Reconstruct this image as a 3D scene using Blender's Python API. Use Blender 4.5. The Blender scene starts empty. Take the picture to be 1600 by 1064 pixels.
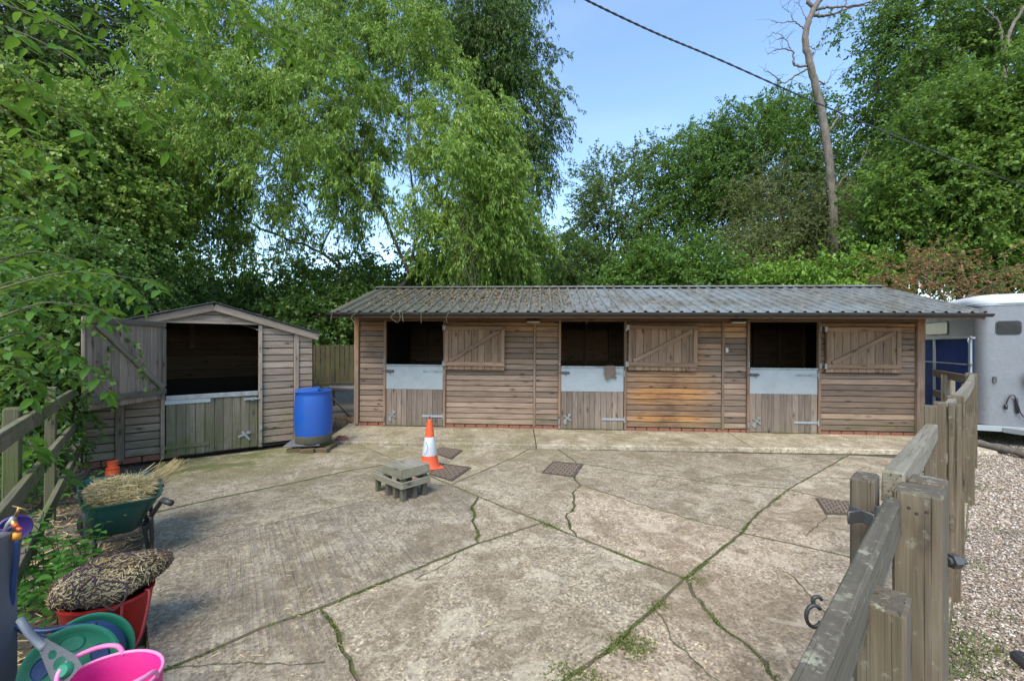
import bpy, bmesh, math, random
import numpy as np
from mathutils import Vector, Matrix, Euler

random.seed(7)
SC = bpy.context.scene
COL = SC.collection
R = math.radians
PI = math.pi

# ------------------------------------------------------------------ camera, light, exposure
F = 680.0; CX = 800.0; HY = 540.0; CZ = 1.66
cam_d = bpy.data.cameras.new('camera'); cam = bpy.data.objects.new('camera', cam_d); COL.objects.link(cam)
cam.location = (0, 0, CZ); cam.rotation_euler = (R(90), 0, 0)
cam_d.sensor_width = 36; cam_d.lens = F / 1600 * 36; cam_d.shift_y = 0.005
cam_d.clip_start = 0.05; cam_d.clip_end = 600
SC.camera = cam

W = bpy.data.worlds.new('World'); SC.world = W; W.use_nodes = True
wn = W.node_tree.nodes; wl = W.node_tree.links; wn.clear()
sky = wn.new('ShaderNodeTexSky'); sky.sky_type = 'NISHITA'; sky.sun_disc = False
SUN_EL, SUN_AZ = R(52), R(200)          # azimuth clockwise from +Y (north)
sky.sun_elevation = SUN_EL; sky.sun_rotation = SUN_AZ
sky.air_density = 1.1; sky.dust_density = 0.3; sky.ozone_density = 3.2
bg = wn.new('ShaderNodeBackground'); bg.inputs[1].default_value = 0.10
# thin cloud haze low in the sky
tc = wn.new('ShaderNodeTexCoord'); mp = wn.new('ShaderNodeMapping'); mp.inputs['Scale'].default_value = (1.2, 1.2, 3.5)
cn = wn.new('ShaderNodeTexNoise'); cn.inputs['Scale'].default_value = 1.7; cn.inputs['Detail'].default_value = 6
cr = wn.new('ShaderNodeValToRGB'); cr.color_ramp.elements[0].position = .5; cr.color_ramp.elements[1].position = .85
cr.color_ramp.elements[1].color = (.12, .12, .12, 1)
mx = wn.new('ShaderNodeMix'); mx.data_type = 'RGBA'
mx.inputs[7].default_value = (5.2, 5.6, 6.4, 1)
wl.new(tc.outputs['Generated'], mp.inputs[0]); wl.new(mp.outputs[0], cn.inputs['Vector'])
wl.new(cn.outputs[0], cr.inputs[0]); wl.new(cr.outputs[0], mx.inputs[0])
wl.new(sky.outputs[0], mx.inputs[6]); wl.new(mx.outputs[2], bg.inputs[0])
wo = wn.new('ShaderNodeOutputWorld'); wl.new(bg.outputs[0], wo.inputs[0])

sd = bpy.data.lights.new('sun', 'SUN'); sd.energy = 1.5; sd.angle = R(34); sd.color = (1, .94, .84)
sun = bpy.data.objects.new('sun', sd); COL.objects.link(sun)
sdir = Vector((math.sin(SUN_AZ) * math.cos(SUN_EL), math.cos(SUN_AZ) * math.cos(SUN_EL), math.sin(SUN_EL)))
sun.rotation_euler = sdir.to_track_quat('Z', 'Y').to_euler()
vs = SC.view_settings; vs.view_transform = 'Standard'; vs.look = 'None'; vs.gamma = 1; vs.use_curve_mapping = False
vs.exposure = 1.86
SC.render.engine = 'CYCLES'
SC.cycles.max_bounces = 7; SC.cycles.diffuse_bounces = 4; SC.cycles.transmission_bounces = 4
SC.cycles.transparent_max_bounces = 8

# ------------------------------------------------------------------ placing helpers
def P(px, py, Y):
    return Vector(((px - CX) / F * Y, Y, CZ - (py - HY) / F * Y))
def G(px, py, z=0.0):
    Y = (CZ - z) * F / (py - HY)
    return Vector(((px - CX) / F * Y, Y, z))

# ------------------------------------------------------------------ object helpers
def link(o, parent=None):
    COL.objects.link(o)
    if parent is not None: o.parent = parent
    return o
def meta(o, label=None, cat=None, group=None, kind=None):
    if label: o['label'] = label
    if cat: o['category'] = cat
    if group: o['group'] = group
    if kind: o['kind'] = kind
    return o
def thing(name, label, cat, loc=(0, 0, 0), rz=0, group=None, rot=None):
    o = bpy.data.objects.new(name, None); o.empty_display_size = .1
    COL.objects.link(o); o.location = loc
    o.rotation_euler = rot if rot else (0, 0, rz)
    return meta(o, label, cat, group)
def ob(name, me, parent=None, loc=(0, 0, 0), rot=(0, 0, 0)):
    o = bpy.data.objects.new(name, me); COL.objects.link(o)
    o.location = loc; o.rotation_euler = rot
    if parent is not None: o.parent = parent
    return o
def obm(name, me, parent, M):
    o = bpy.data.objects.new(name, me); COL.objects.link(o)
    if parent is not None: o.parent = parent
    o.matrix_local = M
    return o
def frombm(name, bm, mat, smooth=False):
    me = bpy.data.meshes.new(name); bm.normal_update(); bm.to_mesh(me); bm.free()
    for m in (mat if isinstance(mat, (list, tuple)) else [mat]): me.materials.append(m)
    if smooth: me.polygons.foreach_set('use_smooth', [True] * len(me.polygons))
    return me
def smooth_angle(me, ang=40):
    me.polygons.foreach_set('use_smooth', [True] * len(me.polygons))
    try: me.set_sharp_from_angle(angle=R(ang))
    except Exception: pass
    return me
_cache = {}
def boxme(L, Wd, T, mat, c=0.003, wob=0.0):
    """chamfered box, long axis X, centred"""
    key = (round(L, 2), round(Wd, 3), round(T, 3), mat.name, c, wob)
    if key in _cache: return _cache[key]
    bm = bmesh.new(); bmesh.ops.create_cube(bm, size=1)
    bmesh.ops.scale(bm, vec=(L, Wd, T), verts=bm.verts)
    if c > 0: bmesh.ops.bevel(bm, geom=list(bm.edges), offset=c, segments=1, affect='EDGES')
    if wob:
        for v in bm.verts: v.co += Vector((random.uniform(-1, 1), random.uniform(-1, 1), random.uniform(-1, 1))) * wob
    me = frombm('board', bm, mat); _cache[key] = me; return me
def box(name, parent, cx, cy, cz, sx, sy, sz, mat, c=.003, rot=(0, 0, 0), wob=0):
    """axis-named box: picks the long axis for the grain"""
    dims = [sx, sy, sz]; ax = dims.index(max(dims))
    E = Euler(rot).to_matrix().to_4x4()
    if ax == 0: me = boxme(sx, sy, sz, mat, c, wob); B = Matrix.Identity(4)
    elif ax == 1: me = boxme(sy, sx, sz, mat, c, wob); B = Matrix.Rotation(PI / 2, 4, 'Z')
    else: me = boxme(sz, sy, sx, mat, c, wob); B = Matrix.Rotation(-PI / 2, 4, 'Y')
    return obm(name, me, parent, Matrix.Translation((cx, cy, cz)) @ E @ B)
def beam(name, parent, a, b, w, t, mat, c=.003, up=(0, 0, 1), wob=0):
    """timber from a to b; w across (horizontal), t along 'up'"""
    a = Vector(a); b = Vector(b); x = (b - a); L = x.length; x.normalize()
    u = Vector(up); y = u.cross(x)
    if y.length < 1e-4: y = Vector((0, 1, 0))
    y.normalize(); z = x.cross(y)
    M = Matrix((x, y, z)).transposed().to_4x4(); M.translation = (a + b) / 2
    return obm(name, boxme(L, w, t, mat, c, wob), parent, M)
def addbox(bm, cx, cy, cz, sx, sy, sz, rot=None, c=0):
    r = bmesh.ops.create_cube(bm, size=1, matrix=Matrix.Translation((cx, cy, cz)) @ (Euler(rot).to_matrix().to_4x4() if rot else Matrix.Identity(4)) @ Matrix.Diagonal((sx, sy, sz, 1)))
    if c:
        es = set(e for v in r['verts'] for e in v.link_edges)
        bmesh.ops.bevel(bm, geom=list(es), offset=c, segments=1, affect='EDGES')
def addtube(bm, pts, r, n=8, cap=True, radii=None):
    pts = [Vector(p) for p in pts]; rings = []
    ref = Vector((0, 0, 1))
    prev = None
    for i, p in enumerate(pts):
        t = (pts[min(i + 1, len(pts) - 1)] - pts[max(i - 1, 0)])
        if t.length < 1e-9: t = Vector((0, 0, 1))
        t.normalize()
        if prev is None:
            s = t.cross(ref)
            if s.length < .05: s = t.cross(Vector((1, 0, 0)))
        else:
            s = prev - t * prev.dot(t)
        s.normalize(); prev = s; q = t.cross(s)
        rr = radii[i] if radii else r
        rings.append([bm.verts.new(p + (s * math.cos(2 * PI * k / n) + q * math.sin(2 * PI * k / n)) * rr) for k in range(n)])
    for a, b in zip(rings, rings[1:]):
        for k in range(n): bm.faces.new((a[k], a[(k + 1) % n], b[(k + 1) % n], b[k]))
    if cap:
        bm.faces.new(rings[0][::-1]); bm.faces.new(rings[-1])
def lathe(bm, prof, n=32, M=None, mats=None):
    """prof: list of (r,z)"""
    rings = []
    for r, z in prof:
        ring = [Vector((r * math.cos(2 * PI * k / n), r * math.sin(2 * PI * k / n), z)) for k in range(n)]
        if M: ring = [M @ v for v in ring]
        rings.append([bm.verts.new(v) for v in ring])
    for j, (a, b) in enumerate(zip(rings, rings[1:])):
        for k in range(n):
            f = bm.faces.new((a[k], a[(k + 1) % n], b[(k + 1) % n], b[k]))
            if mats: f.material_index = mats[j]
    return rings
def tube(name, parent, pts, r, mat, n=8, radii=None):
    bm = bmesh.new(); addtube(bm, pts, r, n, True, radii)
    return ob(name, frombm(name, bm, mat, True), parent)
def spline(pts, n=8):
    """Catmull-Rom resample"""
    pts = [Vector(p) for p in pts]; q = [pts[0] * 2 - pts[1]] + pts + [pts[-1] * 2 - pts[-2]]; out = []
    for i in range(1, len(q) - 2):
        for k in range(n):
            t = k / n; a, b, c, d = q[i - 1], q[i], q[i + 1], q[i + 2]
            out.append(.5 * ((2 * b) + (c - a) * t + (2 * a - 5 * b + 4 * c - d) * t * t + (-a + 3 * b - 3 * c + d) * t ** 3))
    out.append(pts[-1]); return out
def npmesh(name, V, Fc, mat, attr=None, smooth=False):
    """V (n,3), Fc (m,k) int"""
    V = np.asarray(V, np.float32); Fc = np.asarray(Fc, np.int32); m, k = Fc.shape
    me = bpy.data.meshes.new(name)
    me.vertices.add(len(V)); me.vertices.foreach_set('co', V.ravel())
    me.loops.add(m * k); me.loops.foreach_set('vertex_index', Fc.ravel())
    me.polygons.add(m); me.polygons.foreach_set('loop_start', np.arange(0, m * k, k, dtype=np.int32))
    try: me.polygons.foreach_set('loop_total', np.full(m, k, np.int32))
    except Exception: pass
    if attr is not None:
        a = me.attributes.new('rnd', 'FLOAT', 'FACE'); a.data.foreach_set('value', np.asarray(attr, np.float32))
    if smooth: me.polygons.foreach_set('use_smooth', np.ones(m, bool))
    me.materials.append(mat); me.update(calc_edges=True); return me

# ------------------------------------------------------------------ node helper
class NT:
    def __init__(s, name):
        s.m = bpy.data.materials.new(name); s.m.use_nodes = True
        s.t = s.m.node_tree; s.t.nodes.clear()
    def n(s, typ, ins=None, **props):
        nd = s.t.nodes.new('ShaderNode' + typ)
        for k, v in props.items(): setattr(nd, k, v)
        for k, v in (ins or {}).items():
            sk = nd.inputs[k]
            if isinstance(v, bpy.types.NodeSocket): s.t.links.new(v, sk)
            else: sk.default_value = v
        return nd
    def math(s, op, a, b=0.0, c=None, clamp=False):
        d = {0: a, 1: b}
        if c is not None: d[2] = c
        return s.n('Math', d, operation=op, use_clamp=clamp).outputs[0]
    def noise(s, vec, scale, detail=4, rough=.55, dist=0):
        return s.n('TexNoise', {'Vector': vec, 'Scale': scale, 'Detail': detail, 'Roughness': rough, 'Distortion': dist}).outputs[0]
    def mapv(s, vec, scale=(1, 1, 1), loc=(0, 0, 0), rot=(0, 0, 0)):
        return s.n('Mapping', {0: vec, 'Scale': scale, 'Location': loc, 'Rotation': rot}).outputs[0]
    def ramp(s, fac, stops, interp='LINEAR'):
        nd = s.n('ValToRGB', {0: fac}); cr = nd.color_ramp; cr.interpolation = interp
        while len(cr.elements) < len(stops): cr.elements.new(.5)
        for e, (p, c) in zip(cr.elements, stops):
            e.position = p; e.color = (c, c, c, 1) if isinstance(c, (int, float)) else (*c, 1)
        return nd.outputs[0]
    def mix(s, f, a, b, mode='MIX'):
        nd = s.n('Mix', data_type='RGBA', blend_type=mode)
        for k, v in ((0, f), (6, a), (7, b)):
            if isinstance(v, bpy.types.NodeSocket): s.t.links.new(v, nd.inputs[k])
            elif k == 0: nd.inputs[0].default_value = v
            else: nd.inputs[k].default_value = (*v, 1) if len(v) == 3 else v
        return nd.outputs[2]
    def bump(s, h, strength=.5, dist=.01, normal=None):
        d = {'Height': h, 'Strength': strength, 'Distance': dist}
        if normal is not None: d['Normal'] = normal
        return s.n('Bump', d).outputs[0]
    def out(s, col, rough=.8, metal=0, normal=None, **kw):
        d = {'Base Color': col if isinstance(col, bpy.types.NodeSocket) else (*col, 1), 'Roughness': rough, 'Metallic': metal}
        if normal is not None: d['Normal'] = normal
        for k, v in kw.items(): d[k.replace('_', ' ')] = v
        b = s.n('BsdfPrincipled', d)
        o = s.n('OutputMaterial'); s.t.links.new(b.outputs[0], o.inputs[0]); return s.m

def wood(name, cols, tint=.35, topdark=0.0, split=.35, moss=0.0, mossz=None, knots=True, stain=False, grain=1.0, lichen=0.0, mosscol=(.075, .095, .018)):
    s = NT(name)
    oi = s.n('ObjectInfo'); tcn = s.n('TexCoord'); geo = s.n('NewGeometry')
    off = s.math('MULTIPLY', oi.outputs['Random'], 57.0)
    cmb = s.n('CombineXYZ', {0: off, 1: off, 2: off}).outputs[0]
    v = s.n('VectorMath', {0: tcn.outputs['Object'], 1: cmb}, operation='ADD').outputs[0]
    g1 = s.noise(s.mapv(v, (2.2, 48, 48)), grain, 5, .65, .6)
    g2 = s.noise(s.mapv(v, (1.2, 9, 9)), 1.6, 3, .5, .4)
    g3 = s.noise(v, 5, 4, .6)
    base = s.ramp(g1, [(.12, cols[0]), (.47, cols[1]), (.82, cols[2])])
    base = s.mix(s.ramp(g2, [(.40, 0.0), (.7, .35)]), base, cols[0])
    gs = s.noise(s.mapv(v, (1.3, 95, 95)), grain, 2, .5, .3)
    base = s.mix(s.ramp(gs, [(.30, split), (.36, 0.0)]), base, tuple(c * .3 for c in cols[0]))
    pos = geo.outputs['Position']
    wn_ = s.noise(pos, .9, 3, .6)
    base = s.mix(s.ramp(wn_, [(.35, .0), (.65, .35)]), base, tuple(c * .62 for c in cols[1]))
    if stain:      # fresh orange, less weathered timber in the middle bay and under the eaves
        sx = s.n('SeparateXYZ', {0: pos}).outputs
        m1 = s.math('SUBTRACT', 1.0, s.math('MULTIPLY', s.math('ABSOLUTE', s.math('SUBTRACT', sx[0], 2.95)), .95), clamp=True)
        m1 = s.math('MULTIPLY', s.math('MULTIPLY', m1, 1.8, clamp=True), s.ramp(sx[2], [(.0, .25), (.3, 1.0), (.8, 1.0), (1.0, .6)]))
        m2 = s.ramp(s.math('ADD', sx[2], s.math('MULTIPLY', wn_, .5)), [(.0, .0), (.95, .12), (1.0, .5)])
        m2 = s.n('MapRange', {0: sx[2], 1: 1.2, 2: 2.2, 3: 0.08, 4: .78}).outputs[0]
        rn = s.ramp(s.math('ADD', s.math('MULTIPLY', oi.outputs['Random'], .5), s.math('MULTIPLY', g2, .5)), [(.2, .25), (.5, 1.0)])
        mm = s.math('MULTIPLY', s.math('MAXIMUM', m1, m2), rn, clamp=True)
        org = s.ramp(g1, [(.3, (.13, .055, .02)), (.7, (.47, .235, .08))])
        base = s.mix(mm, base, org)
        wet = s.math('SUBTRACT', 1.0, s.math('MULTIPLY', s.math('ABSOLUTE', s.math('SUBTRACT', s.math('ADD', sx[0], s.math('MULTIPLY', g3, .6)), 3.25)), 3.2), clamp=True)
        base = s.mix(s.math('MULTIPLY', s.math('MULTIPLY', wet, s.n('MapRange', {0: sx[2], 1: 1.15, 2: 1.0, 3: 0.0, 4: 1.0}).outputs[0]), s.ramp(g2, [(.4, .15), (.6, .65)])), base, (.085, .034, .018))
    if knots:
        vr = s.n('TexVoronoi', {'Vector': s.mapv(v, (3.0, 9, 9)), 'Scale': 1.0, 'Randomness': 1.0})
        kn = s.ramp(vr.outputs[0], [(.07, 1.0), (.11, .45), (.15, .1), (.19, .4), (.24, 0.0)])
        base = s.mix(kn, base, tuple(c * .25 for c in cols[0]))
    tn = s.n('MapRange', {0: oi.outputs['Random'], 3: 1 - tint, 4: 1 + tint}).outputs[0]
    base = s.mix(1.0, base, s.n('CombineColor', {0: tn, 1: tn, 2: tn}).outputs[0], 'MULTIPLY')
    if moss:
        mk = s.ramp(s.noise(pos, 3.1, 5, .65), [(.38, 0.0), (.62, 1.0)])
        if mossz is not None:
            z = s.n('SeparateXYZ', {0: pos}).outputs[2]
            zz = s.n('MapRange', {0: z, 1: mossz[0], 2: mossz[1], 3: 1.0, 4: 0.0}).outputs[0]
            mk = s.math('MULTIPLY', mk, zz)
        base = s.mix(s.math('MULTIPLY', mk, moss), base, mosscol)
    if lichen:
        lv = s.ramp(s.noise(v, 22, 6, .7), [(.6, 0.0), (.68, lichen)])
        base = s.mix(lv, base, (.34, .34, .26))
    if topdark:
        nz = s.n('SeparateXYZ', {0: geo.outputs['True Normal']}).outputs[2]
        tk = s.math('MULTIPLY', s.ramp(nz, [(.5, 0.0), (.7, topdark)]), s.ramp(s.noise(pos, 16, 6, .75), [(.3, 1.0), (.62, .35)]))
        base = s.mix(tk, base, (.06, .05, .035))
        base = s.mix(s.math('MULTIPLY', tk, s.ramp(s.noise(pos, 30, 5, .7), [(.55, 0.0), (.62, .9)])), base, (.30, .30, .20))
    h = s.math('ADD', s.math('ADD', g1, s.math('MULTIPLY', g3, .4)), s.math('MULTIPLY', s.ramp(gs, [(.28, 0.0), (.4, 1.0)]), .8))
    return s.out(base, .86, 0, s.bump(h, .75, .006))

M = {}
M['stable'] = wood('stable_wood', [(.11, .072, .048), (.225, .162, .115), (.36, .275, .205)], .34, moss=.5, mossz=(.0, .42), stain=True, split=.2)
M['door_wood'] = wood('door_wood', [(.092, .066, .048), (.20, .152, .115), (.32, .26, .205)], .25, moss=.5, mossz=(.0, .3))
M['shutter'] = wood('shutter_wood', [(.13, .075, .042), (.25, .155, .092), (.36, .24, .155)], .22)
M['trim'] = wood('trim_wood', [(.12, .07, .042), (.22, .135, .082), (.31, .205, .135)], .2)
M['shed'] = wood('shed_wood', [(.12, .088, .06), (.25, .195, .145), (.39, .325, .25)], .25, moss=.6, mossz=(.0, .9))
M['shed_door'] = wood('shed_door_wood', [(.07, .062, .042), (.145, .125, .088), (.23, .2, .15)], .25, moss=.85, mossz=(.1, 1.05))
M['mossy'] = wood('mossy_wood', [(.075, .062, .04), (.145, .12, .078), (.23, .19, .125)], .2, moss=.85, topdark=.0)
M['post'] = wood('post_wood', [(.052, .037, .022), (.122, .090, .057), (.225, .175, .12)], .15, split=.8, moss=.22, topdark=.85, lichen=.3, mosscol=(.07, .075, .022))
M['railing'] = wood('rail_wood', [(.12, .096, .068), (.25, .21, .155), (.39, .345, .27)], .12, split=.8, moss=.25, topdark=.3, lichen=.3)
M['greyrail'] = wood('darkrail_wood', [(.055, .043, .029), (.115, .094, .066), (.19, .162, .12)], .1, split=.8, moss=.22, topdark=.9, lichen=.35, mosscol=(.07, .075, .022))
M['fencing'] = wood('fence_panel_wood', [(.035, .025, .012), (.06, .045, .022), (.085, .065, .033)], .25, moss=.4)
M['step'] = wood('step_wood', [(.12, .10, .07), (.25, .218, .165), (.42, .38, .30)], .2, moss=.35)
M['stepdark'] = wood('step_leg_wood', [(.05, .043, .033), (.10, .085, .066), (.15, .13, .1)], .2, moss=.4)

def plain(name, col, rough=.5, metal=0, dirt=.25, dirtcol=(.08, .07, .05), scale=3, bump=.1, **kw):
    s = NT(name); geo = s.n('NewGeometry'); pos = geo.outputs['Position']
    n1 = s.noise(pos, scale, 6, .65); n2 = s.noise(pos, scale * 14, 4, .6)
    c = s.mix(s.ramp(n1, [(.35, 0.0), (.7, dirt)]), col, dirtcol)
    c = s.mix(s.ramp(n2, [(.45, 0.0), (.75, dirt * .6)]), c, tuple(x * .5 for x in col))
    r = s.n('MapRange', {0: n1, 3: max(rough - .12, .05), 4: min(rough + .2, 1)}).outputs[0]
    return s.out(c, r, metal, s.bump(n2, bump, .004), **kw)
M['galv'] = plain('galvanised_steel', (.36, .395, .40), .5, .45, .4, (.23, .24, .225), 3.2, .25)
M['galv_old'] = plain('old_galvanised_steel', (.36, .38, .38), .5, .6, .6, (.12, .11, .09), 9)
M['iron'] = plain('dull_iron', (.12, .12, .12), .55, .7, .4)
M['black'] = plain('black_plastic', (.02, .02, .021), .45, 0, .4, (.06, .055, .045), 8)
M['dark'] = plain('dark_backing', (.035, .026, .018), .95, 0, .2, (.03, .025, .02))
M['inner'] = wood('inner_boards', [(.10, .06, .032), (.17, .11, .062), (.24, .16, .095)], .2)
M['blue'] = plain('blue_plastic', (.005, .075, .36), .42, 0, .5, (.03, .07, .2), 3.5, .06)
M['grime'] = plain('grimy_barrel_foot', (.10, .095, .06), .8, 0, .6, (.05, .05, .03), 6)
M['orange'] = plain('orange_plastic', (.72, .09, .02), .5, 0, .45, (.35, .1, .04), 7)
M['white'] = plain('white_reflective', (.62, .64, .64), .4, 0, .35, (.3, .29, .26), 9)
M['whitepaint'] = plain('white_roof', (.62, .63, .62), .45, 0, .4, (.25, .26, .22), 4)
M['green_tray'] = plain('dark_green_plastic', (.012, .062, .05), .38, 0, .3, (.06, .07, .05), 6)
M['red'] = plain('red_rubber', (.46, .018, .012), .5, 0, .55, (.14, .02, .015), 6)
M['pink'] = plain('pink_rubber', (.72, .02, .25), .48, 0, .4, (.42, .08, .18), 7)
M['pinkrim'] = plain('pale_pink_rim', (.80, .22, .42), .4, 0, .15, (.5, .2, .3), 6)
M['reel_green'] = plain('green_reel_plastic', (.015, .19, .10), .42, 0, .5, (.03, .12, .08), 8)
M['grey_plastic'] = plain('grey_plastic', (.19, .2, .21), .42, 0, .3, (.1, .1, .1), 8)
M['hose'] = plain('blue_hose', (.012, .04, .13), .4, 0, .3, (.03, .05, .08), 8)
M['purple'] = plain('purple_plastic', (.045, .02, .15), .4, 0, .2, (.05, .03, .1), 8)
M['yellow'] = plain('amber_plastic', (.75, .30, .02), .4, 0, .2, (.4, .2, .05), 8)
M['brass'] = plain('brass', (.42, .27, .10), .4, .8, .3)
M['rope'] = plain('purple_rope', (.055, .03, .035), .8, 0, .3, (.05, .03, .04), 20)
M['redrope'] = plain('red_rope', (.30, .03, .035), .8, 0, .3, (.1, .03, .03), 20)
M['slate'] = plain('grey_pillar', (.12, .125, .135), .7, 0, .3, (.06, .06, .06), 5)
M['trailer'] = plain('silver_aluminium', (.22, .228, .24), .42, .45, .5, (.15, .155, .16), 1.6, .03)
M['trailer_blue'] = plain('blue_panel', (.006, .035, .20), .65, 0, .2, (.01, .03, .1), 4, Specular_IOR_Level=.15)
M['glove'] = plain('taupe_felt', (.15, .11, .08), .9, 0, .3, (.1, .07, .05), 20)
M['lightlens'] = plain('white_lens', (.62, .60, .54), .4, 0, .2)
M['tarp'] = plain('dark_sheet', (.05, .055, .062), .35, .2, .4)
M['iron_grate'] = plain('rusty_iron', (.07, .05, .035), .85, .1, .4, (.13, .10, .07), 18, .4)
M['iron_bar'] = plain('worn_iron_bars', (.20, .15, .105), .8, .1, .4, (.16, .12, .08), 22, .4)
M['brick'] = plain('red_brick', (.23, .07, .04), .85, 0, .7, (.16, .11, .07), 14, .5)
M['oldbrick'] = plain('mossy_brick', (.13, .075, .045), .9, 0, .8, (.07, .085, .025), 8, .5)
M['rubber'] = plain('rubber', (.012, .012, .012), .8, 0, .4, (.03, .026, .02), 8)
def glass_mat():
    s = NT('dark_window'); n = s.noise(s.n('NewGeometry').outputs['Position'], 5, 3)
    return s.out(s.ramp(n, [(.4, (.012, .014, .016)), (.7, (.03, .033, .036))]), .2, 0, None, Specular_IOR_Level=.25)
M['glass'] = glass_mat()

def leafmat(name, cols, trans=.35, rough=.5, var=.5):
    s = NT(name); at = s.n('Attribute', attribute_name='rnd').outputs['Fac']
    pos = s.n('NewGeometry').outputs['Position']
    cl = s.noise(pos, var, 3, .6); rnd = s.n('ObjectInfo').outputs['Random']
    f = s.math('ADD', s.math('MULTIPLY', at, .62), s.math('MULTIPLY', s.math('ADD', cl, s.math('MULTIPLY', s.math('SUBTRACT', rnd, .3), .6)), .5))
    st = [(.15 + .8 * i / (len(cols) - 1), c) for i, c in enumerate(cols)]
    c = s.ramp(f, st)
    b = s.n('BsdfPrincipled', {'Base Color': c, 'Roughness': rough, 'Specular IOR Level': .28})
    tcol = s.mix(.5, c, (.24, .38, .05), 'MIX')
    t = s.n('BsdfTranslucent', {'Color': tcol})
    m = s.n('MixShader', {0: trans, 1: b.outputs[0], 2: t.outputs[0]})
    o = s.n('OutputMaterial'); s.t.links.new(m.outputs[0], o.inputs[0]); return s.m
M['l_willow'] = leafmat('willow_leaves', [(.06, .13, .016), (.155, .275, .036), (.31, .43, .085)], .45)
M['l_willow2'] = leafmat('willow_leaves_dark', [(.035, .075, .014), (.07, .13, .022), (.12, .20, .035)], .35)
M['l_dark'] = leafmat('dark_leaves', [(.012, .030, .008), (.024, .055, .012), (.05, .095, .02)], .25)
M['l_hedge'] = leafmat('hedge_leaves', [(.045, .10, .016), (.12, .22, .03), (.25, .35, .06), (.30, .33, .07)], .42)
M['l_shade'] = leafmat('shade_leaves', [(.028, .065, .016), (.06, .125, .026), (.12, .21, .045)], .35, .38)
M['l_ash'] = leafmat('ash_leaves', [(.035, .085, .014), (.08, .165, .026), (.15, .26, .05)], .4)
M['l_sparse'] = leafmat('sparse_leaves', [(.05, .09, .02), (.08, .14, .03), (.13, .19, .05)], .35)
M['l_olive'] = leafmat('hawthorn_leaves', [(.05, .072, .02), (.09, .12, .03), (.14, .17, .045)], .28)
M['l_beech'] = leafmat('beech_leaves', [(.022, .055, .012), (.078, .155, .024), (.20, .31, .06)], .42)
M['l_elder'] = leafmat('bright_leaves', [(.07, .15, .02), (.12, .24, .03), (.2, .33, .045)], .38)
M['l_red'] = leafmat('russet_leaves', [(.09, .15, .03), (.24, .12, .05), (.40, .11, .06)], .3)
M['l_fore'] = leafmat('near_leaves', [(.025, .075, .008), (.055, .145, .012), (.10, .23, .02)], .42, .45)
M['l_nettle'] = leafmat('nettle_leaves', [(.03, .10, .014), (.06, .17, .025), (.10, .24, .035)], .35, .5)
M['l_grass'] = leafmat('grass_blades', [(.035, .05, .010), (.06, .105, .014), (.12, .155, .03), (.17, .14, .06)], .25)
M['l_litter'] = leafmat('leaf_litter', [(.10, .06, .03), (.22, .14, .07), (.32, .24, .12)], .05, .8)
M['straw'] = leafmat('straw', [(.20, .13, .05), (.44, .33, .145), (.66, .54, .30)], .12, .6)
def bark(name, a, b, sc=1):
    s = NT(name); pos = s.n('NewGeometry').outputs['Position']
    n1 = s.noise(s.mapv(pos, (14 * sc, 14 * sc, 4 * sc)), 1, 6, .7); n2 = s.noise(pos, 1.3, 3)
    c = s.ramp(n1, [(.3, a), (.7, b)]); c = s.mix(s.ramp(n2, [(.45, 0.0), (.7, .5)]), c, (.05, .065, .02))
    return s.out(c, .92, 0, s.bump(n1, .9, .03))
M['bark'] = bark('brown_bark', (.028, .022, .015), (.085, .068, .048))
M['bark_grey'] = bark('grey_bark', (.085, .07, .055), (.21, .18, .145))
M['twig'] = bark('pale_twig', (.09, .085, .05), (.19, .17, .10))
M['twig_dk'] = bark('dark_twig', (.03, .026, .018), (.07, .06, .04))
M['redtwig'] = bark('red_twig', (.10, .07, .045), (.22, .15, .09))

def roofmat():
    s = NT('roof_sheet_paint'); pos = s.n('NewGeometry').outputs['Position']; x = s.n('SeparateXYZ', {0: pos}).outputs[0]
    n1 = s.noise(pos, 1.3, 5, .65); n2 = s.noise(s.mapv(pos, (5, 2.2, 2.2)), 2.2, 5, .7); n3 = s.noise(pos, 11, 5, .7)
    c = s.ramp(n2, [(.3, (.045, .044, .034)), (.5, (.105, .102, .082)), (.72, (.20, .198, .168))])
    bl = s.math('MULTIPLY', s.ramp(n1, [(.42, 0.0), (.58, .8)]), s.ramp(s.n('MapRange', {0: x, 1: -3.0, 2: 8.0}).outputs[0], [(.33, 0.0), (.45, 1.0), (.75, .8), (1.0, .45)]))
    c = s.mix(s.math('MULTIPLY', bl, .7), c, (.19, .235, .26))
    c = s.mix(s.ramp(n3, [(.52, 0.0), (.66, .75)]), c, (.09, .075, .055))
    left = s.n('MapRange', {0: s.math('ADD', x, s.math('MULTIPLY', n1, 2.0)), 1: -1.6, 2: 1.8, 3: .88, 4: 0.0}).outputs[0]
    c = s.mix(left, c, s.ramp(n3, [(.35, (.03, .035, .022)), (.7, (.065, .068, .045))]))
    return s.out(c, .72, .0, s.bump(n3, .3, .004))
M['roof'] = roofmat()

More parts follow.
